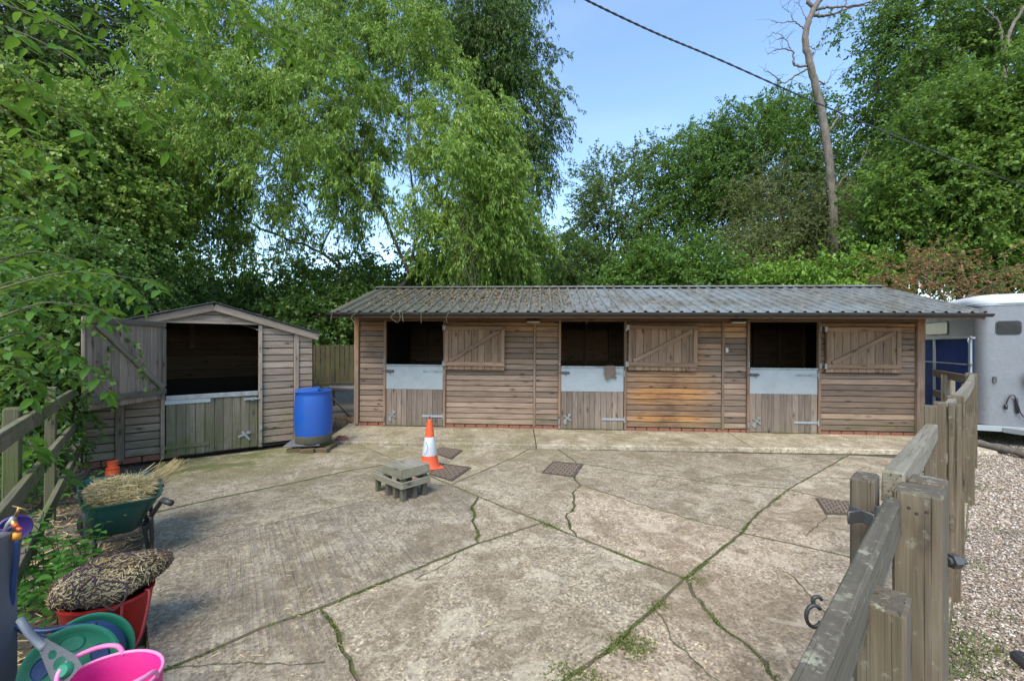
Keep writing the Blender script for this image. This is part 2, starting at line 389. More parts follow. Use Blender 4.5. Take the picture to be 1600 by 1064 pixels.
def concrete(name, tint=(1, 1, 1), grooves=False, green=0.35):
    s = NT(name); geo = s.n('NewGeometry'); pos = geo.outputs['Position']; rnd = s.n('ObjectInfo').outputs['Random']
    y = s.n('SeparateXYZ', {0: pos}).outputs
    big = s.noise(pos, .55, 4, .6); mid = s.noise(pos, 2.6, 7, .7, .4); fine = s.noise(pos, 34, 5, .75)
    vo = s.n('TexVoronoi', {'Vector': pos, 'Scale': 75.0}); vo2 = s.n('TexVoronoi', {'Vector': pos, 'Scale': 38.0})
    a = s.ramp(mid, [(.28, (.19, .165, .125)), (.48, (.325, .29, .235)), (.72, (.43, .39, .33))])
    a = s.mix(.55, a, s.ramp(fine, [(.3, (.12, .105, .085)), (.5, (.33, .295, .245)), (.72, (.58, .54, .47))]), 'MIX')
    st = s.ramp(vo.outputs[1], [(0, 0.0), (1, 1.0)])
    bw = s.n('RGBToBW', {0: vo.outputs[1]}).outputs[0]
    spk = s.ramp(bw, [(.2, (.38, .36, .33)), (.45, (1, 1, 1)), (.7, (1.0, 1, 1)), (.84, (1.75, 1.68, 1.5))])
    a = s.mix(.75, a, spk, 'MULTIPLY')
    bw2 = s.n('RGBToBW', {0: vo2.outputs[1]}).outputs[0]
    a = s.mix(.28, a, s.ramp(bw2, [(.2, (.55, .5, .44)), (.5, (1, 1, 1)), (.85, (1.35, 1.28, 1.16))]), 'MULTIPLY')
    # old stains and trodden dirt
    a = s.mix(s.ramp(s.noise(pos, 1.1, 8, .75, .6), [(.45, 0.0), (.58, .68)]), a, (.165, .132, .086))
    a = s.mix(s.ramp(s.noise(pos, 5.5, 6, .75), [(.53, 0.0), (.62, .62)]), a, (.12, .093, .06))
    a = s.mix(s.ramp(s.noise(pos, 13, 5, .75), [(.56, 0.0), (.64, .6)]), a, (.11, .088, .06))
    a = s.mix(s.ramp(s.noise(pos, 3.7, 7, .7, .8), [(.52, 0.0), (.62, .55)]), a, (.46, .43, .36))
    # algae: grows towards the stables and the little shed
    far = s.n('MapRange', {0: s.math('SUBTRACT', y[1], s.math('MULTIPLY', y[0], .28)), 1: 4.3, 2: 7.2, 3: 0.0, 4: 1.0}).outputs[0]
    gm = s.math('MULTIPLY', s.ramp(s.noise(pos, 1.7, 6, .7), [(.40, .12), (.6, 1.0)]), s.math('MULTIPLY', far, green + .3), clamp=True)
    a = s.mix(gm, a, s.mix(fine, (.075, .07, .025), (.20, .18, .075)))
    sh = s.n('VectorMath', {0: pos, 1: (-4.3, 6.3, 0.0)}, operation='DISTANCE').outputs['Value']
    sm = s.math('MULTIPLY', s.n('MapRange', {0: sh, 1: .5, 2: 1.5, 3: 1.0, 4: 0.0}).outputs[0], s.ramp(mid, [(.4, .0), (.55, 1.0)]))
    a = s.mix(s.math('MULTIPLY', sm, .85), a, (.07, .095, .012))
    t = s.n('MapRange', {0: rnd, 3: .88, 4: 1.12}).outputs[0]
    a = s.mix(1.0, a, s.n('CombineColor', {0: s.math('MULTIPLY', t, tint[0]), 1: s.math('MULTIPLY', t, tint[1]), 2: s.math('MULTIPLY', t, tint[2])}).outputs[0], 'MULTIPLY')
    h = s.math('ADD', s.math('MULTIPLY', fine, .8), s.math('MULTIPLY', bw, .5))
    if grooves:
        w = s.ramp(s.noise(s.mapv(s.mapv(pos, rot=(0, 0, R(-33))), (26, 1.1, 1)), 1.0, 3, .6, .3), [(.38, 0.0), (.6, 1.0)])
        mk = s.ramp(s.noise(pos, .8, 3, .5), [(.36, .0), (.55, 1.0)])
        wm = s.math('MULTIPLY', w, mk)
        h = s.math('ADD', h, s.math('MULTIPLY', wm, .9))
        a = s.mix(s.math('MULTIPLY', s.math('MULTIPLY', s.math('SUBTRACT', 1.0, w), mk), .5), a, (.14, .118, .09))
    return s.out(a, .9, 0, s.bump(h, .8, .008))
M['conc'] = concrete('concrete', (1.02, .95, .81))
M['conc_pink'] = concrete('pinkish_concrete', (1.08, .96, .81))
M['conc_groove'] = concrete('brushed_concrete', (.86, .80, .69), True)
M['conc_apron'] = concrete('apron_concrete', (1.15, 1.1, .98), False, .2)
def soil(name, a, b, c, sc=1.0, thr=(.45, .6)):
    s = NT(name); pos = s.n('NewGeometry').outputs['Position']
    n1 = s.noise(pos, 3 * sc, 7, .75); n2 = s.noise(pos, 28 * sc, 5, .7)
    col = s.mix(s.ramp(n1, [(thr[0], 0.0), (thr[1], 1.0)]), a, b); col = s.mix(s.ramp(n2, [(.4, 0.0), (.7, .7)]), col, c)
    return s.out(col, .95, 0, s.bump(n2, .9, .02))
M['joint'] = soil('mossy_joint', (.10, .078, .045), (.06, .085, .012), (.12, .10, .06), 1.0, (.5, .56))
M['soil'] = soil('bare_soil', (.055, .04, .027), (.10, .078, .052), (.16, .125, .08))
M['wood_floor'] = soil('woodland_floor', (.03, .032, .014), (.045, .065, .018), (.09, .07, .04))
M['gravel_bed'] = soil('gravel_bed', (.22, .175, .13), (.30, .25, .2), (.42, .37, .31), 2.2)
def pebble():
    s = NT('gravel_stones'); at = s.n('Attribute', attribute_name='rnd').outputs['Fac']
    c = s.ramp(at, [(.0, (.07, .06, .055)), (.25, (.20, .145, .095)), (.5, (.28, .21, .14)), (.78, (.39, .32, .24)), (1, (.62, .58, .5))])
    return s.out(c, .7)
M['pebble'] = pebble()

# ================================================================== GROUND
def sheet(name, pts, z, mat, kind='structure'):
    bm = bmesh.new(); vs_ = [bm.verts.new((p[0], p[1], z)) for p in pts]; f = bm.faces.new(vs_)
    if f.normal.z < 0: f.normal_flip()
    bmesh.ops.triangulate(bm, faces=bm.faces[:])
    bmesh.ops.recalc_face_normals(bm, faces=bm.faces)
    for f in bm.faces:
        if f.normal.z < 0: f.normal_flip()
    return meta(ob(name, frombm(name, bm, mat)), kind=kind)
sheet('ground', [(-250, -120), (250, -120), (250, 350), (-250, 350)], -.075, M['wood_floor'])
sheet('bare_earth', [(-7, -1), (1, -1), (6.6, 5), (7.6, 8), (12, 16), (-8, 15)], -.05, M['soil'])
sheet('gravel_drive', [(-.1, -1), (.4, .5), (4.75, 4.75), (6.4, 6.15), (7.4, 8.6), (9, 12), (20, 16), (24, -1)], -.03, M['gravel_bed'])

# slabs: joint lines read on the ground plane
NP = {'n1': (560, 694), 'e2': (625, 722), 'n2': (704, 757), 'k1': (748, 776), 'n3': (848, 816), 'l1': (900, 838), 'n4': (1070, 903),
      'n5': (1232, 764), 'n6': (1326, 711), 'n11': (1159, 832), 'n7': (499, 950), 'a1': (318, 1023), 'n8': (236, 1056), 'k2': (748, 848),
      'cb': (880, 1064), 'n12': (640, 1262), 'd0': (212, 880), 'e0': (235, 802), 'ab': (560, 1064), 'h2': (806, 713), 'h3': (826, 701), 'g0': (900, 722), 'ap': (872, 702),
      'f0': (906, 757), 'f3': (1510, 838), 'f2': (1492, 915), 'mb': (1232, 1085), 'q1': (1478, 1064), 'q2': (1440, 1330), 'q0': (1521, 722), 'm3': (1300, 1330),
      'sh0': (248, 722), 'sh1': (490, 694), 'w8': (-60, 1262)}
LN = {('n1', 'e2'): [], ('e2', 'n2'): [], ('n2', 'k1'): [], ('k1', 'n3'): [], ('n3', 'l1'): [], ('l1', 'n4'): [(985, 872)],
      ('n8', 'a1'): [], ('a1', 'n7'): [(400, 985)], ('n7', 'k2'): [(610, 905)], ('k2', 'n3'): [],
      ('k1', 'k2'): [(737, 796), (745, 828)], ('n7', 'ab'): [(515, 968), (530, 1005)], ('ab', 'n12'): [],
      ('n6', 'n5'): [], ('n5', 'n11'): [(1182, 804)], ('n11', 'n4'): [(1100, 880)], ('n4', 'cb'): [(960, 1008)], ('cb', 'n12'): [],
      ('d0', 'n2'): [(328, 840), (499, 800), (600, 774), (650, 762)], ('e0', 'e2'): [(340, 778), (440, 758), (546, 735)],
      ('g0', 'n5'): [(996, 739), (1140, 757)], ('g0', 'f0'): [(893, 738)], ('f0', 'l1'): [(895, 770), (898, 790), (884, 807)],
      ('f0', 'n11'): [(979, 781), (1040, 800), (1148, 829)], ('n2', 'h2'): [(755, 735)], ('h2', 'h3'): [], ('n5', 'f3'): [(1335, 790), (1420, 815)],
      ('n11', 'f2'): [(1300, 863), (1400, 888)], ('n4', 'mb'): [(1100, 950), (1137, 987), (1176, 1015)], ('mb', 'm3'): []}
_ln = {}
rngl = random.Random(3)
def line(a, b):
    if (a, b) in _ln: return _ln[(a, b)]
    if (b, a) in _ln: return _ln[(b, a)][::-1]
    key = (a, b) if (a, b) in LN else ((b, a) if (b, a) in LN else None)
    mids = LN[key] if key else []
    A, B = (key if key else (a, b))
    pts = [G(*NP[A])] + [G(*m) for m in mids] + [G(*NP[B])]
    out = [pts[0]]
    crackish = key in [('k1', 'k2'), ('n7', 'ab'), ('g0', 'f0'), ('f0', 'l1'), ('n4', 'mb'), ('f0', 'n11')]
    amp = .022 if crackish else .006
    for p, q in zip(pts, pts[1:]):
        n = max(1, int((q - p).length / .07))
        for i in range(1, n + 1):
            t = p.lerp(q, i / n)
            if i < n and key: t = t + Vector((rngl.uniform(-1, 1), rngl.uniform(-1, 1), 0)) * amp
            out.append(t)
    _ln[(A, B)] = out
    return out if (A, B) == (a, b) else out[::-1]
SLABS = [
    (['sh0', 'sh1', 'n1', 'e2', 'e0'], 'conc'), (['e0', 'e2', 'n2', 'd0'], 'conc'),
    (['d0', 'n2', 'k1', 'k2', 'n7', 'a1', 'n8'], 'conc_groove'), (['k1', 'n3', 'k2'], 'conc'),
    (['n7', 'k2', 'n3', 'l1', 'n4', 'cb', 'n12', 'ab'], 'conc'), (['n8', 'a1', 'n7', 'ab', 'n12', 'w8'], 'conc_groove'),
    (['l1', 'f0', 'n11', 'n4'], 'conc_pink'), (['n2', 'h2', 'h3', 'ap', 'g0', 'f0', 'l1', 'n3', 'k1'], 'conc'),
    (['n1', 'h3', 'h2', 'n2', 'e2'], 'conc'), (['g0', 'n5', 'n11', 'f0'], 'conc'), (['ap', 'n6', 'n5', 'g0'], 'conc'),
    (['n6', 'q0', 'f3', 'n5'], 'conc'), (['n5', 'f3', 'f2', 'n11'], 'conc_pink'), (['n11', 'f2', 'q1', 'q2', 'm3', 'mb', 'n4'], 'conc_pink'),
    (['n4', 'mb', 'm3', 'n12', 'cb'], 'conc_pink')]
yard = sheet('yard', [G(*NP[k]) [:2] for k in ('sh0', 'sh1', 'n1', 'ap', 'n6', 'q0', 'f3', 'f2', 'q1', 'q2', 'm3', 'n12', 'w8', 'n8', 'd0', 'e0')], -.010, M['joint'])
for i, (nodes, mt) in enumerate(SLABS):
    pts = []
    for a, b in zip(nodes, nodes[1:] + nodes[:1]): pts += line(a, b)[:-1]
    n = len(pts); ar = sum(pts[k].x * pts[(k + 1) % n].y - pts[(k + 1) % n].x * pts[k].y for k in range(n))
    if ar < 0: pts = pts[::-1]
    bm = bmesh.new(); outer = [bm.verts.new((p.x, p.y, -.013)) for p in pts]; inner = []; rgs = random.Random(i + 50)
    for k in range(n):
        e1_ = (pts[k] - pts[k - 1]).normalized(); e2v = (pts[(k + 1) % n] - pts[k]).normalized(); m = Vector((-e1_.y - e2v.y, e1_.x + e2v.x, 0)).normalized()
        q = pts[k] + m * (.008 + .009 * rgs.random()); inner.append(bm.verts.new((q.x, q.y, 0)))
    from mathutils.geometry import delaunay_2d_cdt
    rv = delaunay_2d_cdt([v.co.xy for v in inner], [], [list(range(n))], 1, 1e-6)
    nv = [inner[src[0]] if src else bm.verts.new((co.x, co.y, 0)) for co, src in zip(rv[0], rv[3])]
    for tri in rv[2]:
        try:
            f = bm.faces.new([nv[t_] for t_ in tri]); f.normal_update()
            if f.normal.z < 0: f.normal_flip()
        except ValueError: pass
    for k in range(n): bm.faces.new((outer[k], outer[(k + 1) % n], inner[(k + 1) % n], inner[k])).material_index = 1
    dz = random.Random(i).uniform(-.003, .004)
    ob('slab', frombm('slab', bm, [M[mt], M['joint']]), yard, (0, 0, dz))
# thin cracks inside slabs
def ribbon(pts, w, z=.0065):
    bm = bmesh.new(); prev = None
    for i, p in enumerate(pts):
        t = (pts[min(i + 1, len(pts) - 1)] - pts[max(i - 1, 0)]).normalized(); s = Vector((-t.y, t.x, 0)); ww = w * rngl.uniform(.4, 1.2)
        a = bm.verts.new((p.x + s.x * ww, p.y + s.y * ww, z)); b = bm.verts.new((p.x - s.x * ww, p.y - s.y * ww, z))
        if prev: bm.faces.new((prev[0], a, b, prev[1]))
        prev = (a, b)
    for f in bm.faces:
        f.normal_update()
        if f.normal.z < 0: f.normal_flip()
    return bm
CRK = [[(256, 1043), (330, 1040), (400, 1036), (470, 1040), (530, 1030)], [(1020, 940), (1050, 1000), (1120, 1064), (1180, 1110)],
       [(1259, 838), (1290, 810), (1300, 795)], [(1060, 760), (1120, 745), (1200, 735), (1322, 714)], [(1290, 960), (1240, 900), (1200, 880)],
       [(1240, 746), (1330, 748), (1420, 762)], [(650, 905), (700, 880), (720, 864)]]
for c in CRK:
    pts = [G(*p) for p in c]; o = []
    for p, q in zip(pts, pts[1:]):
        n = max(2, int((q - p).length / .05))
        o += [p.lerp(q, i / n) + Vector((rngl.uniform(-1, 1), rngl.uniform(-1, 1), 0)) * .01 for i in range(n)]
    meta(ob('crack', frombm('crack', ribbon(o, .004), M['joint']), yard), None)

# ================================================================== STABLE BLOCK
LB = 10.58
SR = (0, R(.36), R(-3.9))
stable = thing('stable_block', 'long weathered timber stable block with three half doors and corrugated roof', 'stable', (-3.09, 8.65, .07), rot=SR)
SM = Matrix.Translation((-3.09, 8.65, .07)) @ Euler(SR).to_matrix().to_4x4()
def ux(px):
    t = (px - 557) / (254.2 + .0273 * px); return 3.527 * t
st = M['stable']
DOORS = [(603, 692), (875, 973), (1168, 1274)]
DU = [(ux(a), ux(b)) for a, b in DOORS]
FRM = .05
# dark lining behind the boards, coloured as the shadow lines between them
def gap_backing(u0, u1, w0, w1, v=.05):
    return box('shade_backing', stable, (u0 + u1) / 2, v, (w0 + w1) / 2, u1 - u0, .02, w1 - w0, M['dark'], 0)
segs = []
u = .06
for (a, b) in DU:
    segs.append((u, a - FRM)); u = b + FRM
segs.append((u, LB - .12))
bat = [ux(834), ux(1127)]
WT = 2.07; PITCH = .1065
for (a, b) in segs:
    gap_backing(a - .02, b + .02, .05, 2.15)
    cuts = [a] + [x for x in bat if a < x < b] + [b]
    for c0, c1 in zip(cuts, cuts[1:]):
        if c0 != a: c0 += .022
        if c1 != b: c1 -= .022
        w = .075
        while w < WT - .03:
            h = min(PITCH, WT - w)
            box('board', stable, (c0 + c1) / 2, .016, w + h / 2, c1 - c0, .024, h - .011, st, .005, (R(-4.5 + random.uniform(-.7, .7)), 0, R(random.uniform(-.05, .05))))
            w += PITCH
for x in bat: box('batten', stable, x, -.004, 1.07, .042, .035, 2.02, st)
# corner posts, door jambs, header, sole brick course
box('corner_post', stable, .0, -.003, 1.09, .085, .07, 2.1, st)
box('corner_post', stable, LB - .05, -.012, 1.08, .13, .07, 2.12, st)
box('corner_post', stable, LB - .01, .05, 1.08, .045, .09, 2.12, st)
for (a, b) in DU:
    box('door_jamb', stable, a - FRM / 2, -.006, 1.07, FRM - .004, .07, 2.1, M['trim'])
    box('door_jamb', stable, b + FRM / 2, -.006, 1.07, FRM - .004, .07, 2.1, M['trim'])
box('header_beam', stable, LB / 2, -.012, 2.145, LB + .06, .05, .135, M['trim'], .004)
# bricks under the bottom board
for (a, b) in segs:
    x = a - .04
    while x < b - .02:
        L = min(.205, b - x)
        box('brick', stable, x + L / 2, .022, .034, L - .008, .06, .062, M['brick'], .004, (0, 0, R(random.uniform(-.6, .6))))
        x += .215
# lower doors and shutters
def half_door(a, b, top=1.205):
    w = b - a
    d = ob('door', boxme(w - .01, .03, top - .03, M['dark'], 0), stable, ((a + b) / 2, .03, top / 2 + .02))
    n = 11; pw = (w - .012) / n
    for i in range(n):
        x = -w / 2 + .006 + pw * (i + .5)
        L = .715 + random.uniform(-.006, .006)
        box('plank', d, x, -.032, -top / 2 - .005 + L / 2 + .01, pw - .004, .028, L, M['door_wood'], .003, (0, 0, R(random.uniform(-1.2, 1.2))))
    bm = bmesh.new(); addbox(bm, 0, 0, 0, w - .012, .004, .475, None, .001); addbox(bm, 0, .018, .2385, w - .012, .05, .003)
    ob('steel_plate', frombm('steel_plate', bm, M['galv']), d, (0, -.048, top / 2 - .245))
    bm = bmesh.new(); addbox(bm, 0, 0, 0, w - .014, .035, .03, None, .004)
    ob('top_rail', frombm('top_rail', bm, M['galv_old']), d, (0, -.055, top / 2 - .012))
    # strap hinges
    for hz, L in ((.20 - top / 2, .42), (top / 2 - .13, .40)):
        bm = bmesh.new(); addbox(bm, -L / 2, 0, 0, L, .006, .042, None, .002); addbox(bm, .02, -.004, 0, .05, .012, .12, None, .002)
        addtube(bm, [(0, -.008, -.05), (0, -.008, .05)], .011, 8)
        for k in range(3): addtube(bm, [(-.06 - k * .13, 0, 0), (-.06 - k * .13, -.01, 0)], .007, 6)
        ob('hinge', frombm('hinge', bm, M['galv'] if hz < 0 else M['galv_old']), d, (w / 2 + .005, -.058, hz))
    # bolt at the upper left, kick latch at the lower left
    bm = bmesh.new(); addbox(bm, 0, 0, 0, .16, .008, .05, None, .002); addtube(bm, [(-.16, -.018, 0), (.09, -.018, 0)], .011, 8)
    addbox(bm, -.05, -.015, 0, .03, .03, .045, None, .003); addbox(bm, .05, -.015, 0, .03, .03, .045, None, .003); addtube(bm, [(.01, -.018, 0), (.01, -.05, -.05)], .009, 6)
    ob('bolt', frombm('bolt', bm, M['iron']), d, (-w / 2 + .08, -.055, top / 2 - .13))
    bm = bmesh.new(); addbox(bm, 0, 0, 0, .20, .01, .028, (0, R(-48), 0), .002); addbox(bm, .01, -.008, .01, .17, .01, .026, (0, R(35), 0), .002)
    addbox(bm, -.03, -.004, -.06, .045, .014, .10, None, .003); addbox(bm, .05, -.004, .07, .05, .01, .04, (0, R(20), 0), .002)
    ob('kick_latch', frombm('kick_latch', bm, M['galv_old']), d, (-w / 2 + .12, -.055, .2 - top / 2))
    return d
for (a, b) in DU: half_door(a, b)
for (a, b) in DU:      # hinge plates on the jambs and catches
    for x, z in ((a - .03, .16), (a - .03, 1.28), (b + .03, 1.95), (b + .03, 1.27)):
        bm = bmesh.new(); addbox(bm, 0, 0, 0, .035, .012, .1, None, .002); addtube(bm, [(0, -.012, -.05), (0, -.012, .05)], .012, 8)
        ob('hinge_plate', frombm('hinge_plate', bm, M['galv_old']), stable, (x, -.048, z))
def shutter(a, b, z0, z1, tilt=0):
    w = b - a; h = z1 - z0
    s = ob('shutter', boxme(w - .02, .016, h - .07, M['dark'], 0), stable, ((a + b) / 2, -.045, (z0 + z1) / 2), (0, R(tilt), 0))
    n = 9; pw = (w - .01) / n
    for i in range(n):
        box('plank', s, -w / 2 + .005 + pw * (i + .5), -.021, 0, pw - .006, .022, h - .012, M['shutter'], .003, (0, 0, R(random.uniform(-1, 1))))
    y = -.048
    box('rail', s, 0, y, h / 2 - .04, w - .004, .03, .075, M['shutter'], .004)
    box('rail', s, 0, y, -h / 2 + .12, w - .004, .034, .075, M['shutter'], .004)
    box('stile', s, -w / 2 + .04, y + .001, .04, .07, .028, h - .24, M['shutter'], .004)
    box('stile', s, w / 2 - .04, y + .001, .04, .07, .028, h - .24, M['shutter'], .004)
    ax, az, bx_, bz = -w / 2 + .10, -h / 2 + .175, w / 2 - .10, h / 2 - .095
    L = math.hypot(bx_ - ax, bz - az)
    box('brace', s, (ax + bx_) / 2, y - .003, (az + bz) / 2, L, .028, .075, M['shutter'], .004, (0, -math.atan2(bz - az, bx_ - ax), 0))
    for z in (h / 2 - .04, -h / 2 + .12):
        bm = bmesh.new(); addbox(bm, 0, 0, 0, .05, .012, .09, None, .002); addtube(bm, [(-.02, -.012, -.05), (-.02, -.012, .05)], .011, 8)
        ob('hinge', frombm('hinge', bm, M['galv_old']), s, (-w / 2 - .01, y - .01, z))
shutter(ux(695), ux(788), 1.13, 1.985, .3); shutter(ux(978), ux(1085), 1.15, 2.0, .5); shutter(ux(1283), ux(1398), 1.15, 1.985, -.2)
# floor, back wall, ends, partitions, posts inside
D = 3.4
box('floor', stable, LB / 2, D / 2, .02, LB - .02, D - .1, .04, M['conc_apron'], 0)
for wi, (x0, x1) in enumerate(((0.02, LB - .02),)):
    w = .05
    while w < 2.15:
        box('inner_board', stable, LB / 2, D - .02, w + .08, LB - .06, .025, .15, M['inner'], .003); w += .156
for x in (.03, LB - .05):
    w = .05
    while w < 2.15:
        box('end_board', stable, x, D / 2 + .03, w + PITCH / 2, .022, D - .12, PITCH - .006, st, .003, (0, R(-2 if x > 1 else 2), 0)); w += PITCH
for x in bat:
    box('partition', stable, x, D / 2 + .05, 1.2, .03, D - .3, 2.3, M['inner'], 0)
for x in np.arange(.5, LB, .62):
    box('stud', stable, x, D - .075, 1.1, .05, .08, 2.1, M['trim'], .003)
box('back_light_block', stable, LB / 2, D + .01, 1.1, LB - .06, .01, 2.2, M['dark'], 0)  # added sheet, keeps light out of the back wall gaps
for xx in (.05, LB - .07): box('end_light_block', stable, xx, D / 2 + .03, 1.15, .006, D - .14, 2.3, M['dark'], 0)  # added sheets so no daylight shows through the end boards
# light wooden panel and mullion seen through the middle door
mu = ux(937)
box('back_panel', stable, mu - .05, D - .12, 1.62, 1.35, .02, .78, M['shutter'], .003); box('stud', stable, mu, D - .16, 1.62, .05, .05, .84, M['trim'])
for zz in (1.38, 1.54, 1.70, 1.86): box('rail', stable, mu - .05, D - .142, zz, 1.3, .02, .135, M['shutter'], .003)
# roof: box-profile sheets
U0, U1 = -.12, LB + .24
EV, EW = -.91, 2.185; RV, RW = 1.30, 2.885
def profile_pts(L0, L1, pitch=.207):
    """(offset along u, height)"""
    o = []; x = L0
    while x < L1 - 1e-6:
        for du, h in ((0, 0), (.128, 0), (.148, .03), (.180, .03), (.200, 0)):
            if x + du <= L1 + 1e-6: o.append((x + du, h))
        x += pitch
    o.append((L1, 0)); return o
slope = math.atan2(RW - EW, RV - EV); SLN = math.hypot(RW - EW, RV - EV)
NS = 11; sw = (U1 - U0) / NS
for side in (0, 1):
    for i in range(NS):
        pp = profile_pts(0, sw - .002, sw / 5)
        bm = bmesh.new(); rows = []
        for k in range(2):
            rows.append([[bm.verts.new((x, k * SLN, h + e)) for x, h in pp] for e in (0, -.003)])
        for e in (0, 1):
            A, B = rows[0][e], rows[1][e]
            for j in range(len(pp) - 1):
                q = (A[j], A[j + 1], B[j + 1], B[j]); bm.faces.new(q if e == 0 else q[::-1])
        for k in (0, 1):
            for j in range(len(pp) - 1):
                q = (rows[k][0][j], rows[k][1][j], rows[k][1][j + 1], rows[k][0][j + 1]); bm.faces.new(q if k == 0 else q[::-1])
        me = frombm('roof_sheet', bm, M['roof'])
        zz = random.uniform(0, .004)
        if side == 0: Mx = Matrix.Translation((U0 + i * sw, EV, EW + zz)) @ Matrix.Rotation(slope, 4, 'X')
        else: Mx = Matrix.Translation((U0 + (i + 1) * sw, 2 * RV - EV, EW + zz)) @ Matrix.Rotation(PI, 4, 'Z') @ Matrix.Rotation(slope, 4, 'X')
        obm('roof_sheet', me, stable, Mx)
bm = bmesh.new()
for s in (-1, 1): addbox(bm, 0, s * .06, -.016, U1 - U0 + .02, .13, .004, (R(-s * 17), 0, 0))
addtube(bm, [(-(U1 - U0) / 2, 0, .0), ((U1 - U0) / 2, 0, .0)], .012, 6)
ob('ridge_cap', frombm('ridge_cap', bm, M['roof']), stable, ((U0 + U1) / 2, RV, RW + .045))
# half-round gutter, fascia, soffit, bargeboards, gable ends
bm = bmesh.new()
prof = [(math.cos(a) * .052, math.sin(a) * .052) for a in np.linspace(PI, 2 * PI, 8)]
prof2 = [(x * .9, z * .9) for x, z in prof[::-1]]; pr = prof + prof2
A = [bm.verts.new((U0 - .03, x, z)) for x, z in pr]; B = [bm.verts.new((U1 + .03, x, z)) for x, z in pr]
for k in range(len(pr)): bm.faces.new((A[k], A[(k + 1) % len(pr)], B[(k + 1) % len(pr)], B[k]))
bm.faces.new(A[::-1]); bm.faces.new(B); bmesh.ops.recalc_face_normals(bm, faces=bm.faces)
ob('gutter', smooth_angle(frombm('gutter', bm, M['black'])), stable, (0, EV - .035, EW - .018), (0, 0, 0))
for gx in np.arange(.4, LB, 1.3):
    bm = bmesh.new(); addtube(bm, [(0, x * 1.08, z * 1.08) for x, z in prof], .008, 5)
    ob('gutter_bracket', frombm('gutter_bracket', bm, M['black']), stable, (gx, EV - .035, EW - .018))
box('fascia', stable, (U0 + U1) / 2, EV + .035, EW - .045, U1 - U0 - .02, .025, .10, M['trim'], .003)
nsof = 8; dv = (-.03 - (EV + .06)) / nsof
for i in range(nsof):
    v0 = EV + .06 + dv * (i + .5)
    box('soffit_board', stable, (U0 + U1) / 2, v0, EW - .045 + (v0 - EV) * .06, U1 - U0 - .06, dv - .006, .02, M['trim'], .003)
for x in (U0 + .015, U1 - .015):
    for s in (0, 1):
        a = (x, EV + .02, EW - .055) if s == 0 else (x, 2 * RV - EV, EW - .055); b = (x, RV, RW - .055)
        beam('bargeboard', stable, a, b, .022, .12, M['trim'], .003)
for x in (.02, LB - .04):
    bm = bmesh.new()
    for dx in (0, .02):
        q = [bm.verts.new((x + dx, v, w)) for v, w in ((-.0, 2.14), (D, 2.14), (D, 2.22), (RV, RW - .04), (0, 2.42))]
        bm.faces.new(q if dx else q[::-1])
    ob('gable_end', frombm('gable_end', bm, st), stable)
for v in (.3, 1.3, 2.3): box('purlin', stable, LB / 2, v, RW - .09 - abs(v - RV) * .32, LB - .1, .06, .1, M['trim'])
# bulkhead lights under the eaves, switch box
for px in (832, 1148):
    bm = bmesh.new(); addbox(bm, 0, 0, 0, .27, .07, .05, None, .01)
    b0 = ob('light_housing', frombm('light_housing', bm, M['black']), stable, (ux(px), -.09, 2.10))
    bm = bmesh.new(); addbox(bm, 0, 0, 0, .25, .075, .03, None, .012)
    ob('lens', frombm('lens', bm, M['lightlens']), b0, (0, -.004, -.036))
bm = bmesh.new(); addbox(bm, 0, 0, 0, .045, .03, .09, None, .008); addbox(bm, 0, -.018, -.005, .022, .012, .05, None, .004)
ob('switch_box', frombm('switch_box', bm, M['lightlens']), stable, (ux(1133), -.012, 1.55))

# apron in front of the stables: three slabs with a small step down to the yard
def SL(u, v, w): return SM @ Vector((u, v, w))
apron = thing('stable_apron', 'x', 'x'); apron.name = 'apron'
for k in ('label', 'category'): del apron[k]
apron['kind'] = 'structure'
cutp = [(-.22, -.05), (ux(832), ux(838)), (ux(1136), ux(1125)), (LB + .25, LB + .1)]
for (b0, f0), (b1, f1) in zip(cutp, cutp[1:]):
    g = .008; bm = bmesh.new(); n = 14
    fz = lambda v: v
    top = []; 
    for k in range(n + 1):
        t = k / n; top.append((SL(b0 + g + (b1 - b0 - 2 * g) * t, .14, .012), SL(f0 + g + (f1 - f0 - 2 * g) * t, -1.22 + .012 * math.sin(k * 2.3 + b0), 0)))
    tv = []
    for bk, fr in top:
        tv.append((bm.verts.new(bk), bm.verts.new((fr.x, fr.y, .034)), bm.verts.new((fr.x + .004, fr.y - .02, .02)), bm.verts.new((fr.x + .004, fr.y - .025, -.04)), bm.verts.new((bk.x, bk.y, -.04))))
    for a, b in zip(tv, tv[1:]):
        for j in range(4): bm.faces.new((a[j], a[j + 1], b[j + 1], b[j]))
    bm.faces.new(tv[0][::-1]); bm.faces.new(tv[-1]); bmesh.ops.recalc_face_normals(bm, faces=bm.faces)
    ob('slab', frombm('slab', bm, M['conc_apron']), apron)

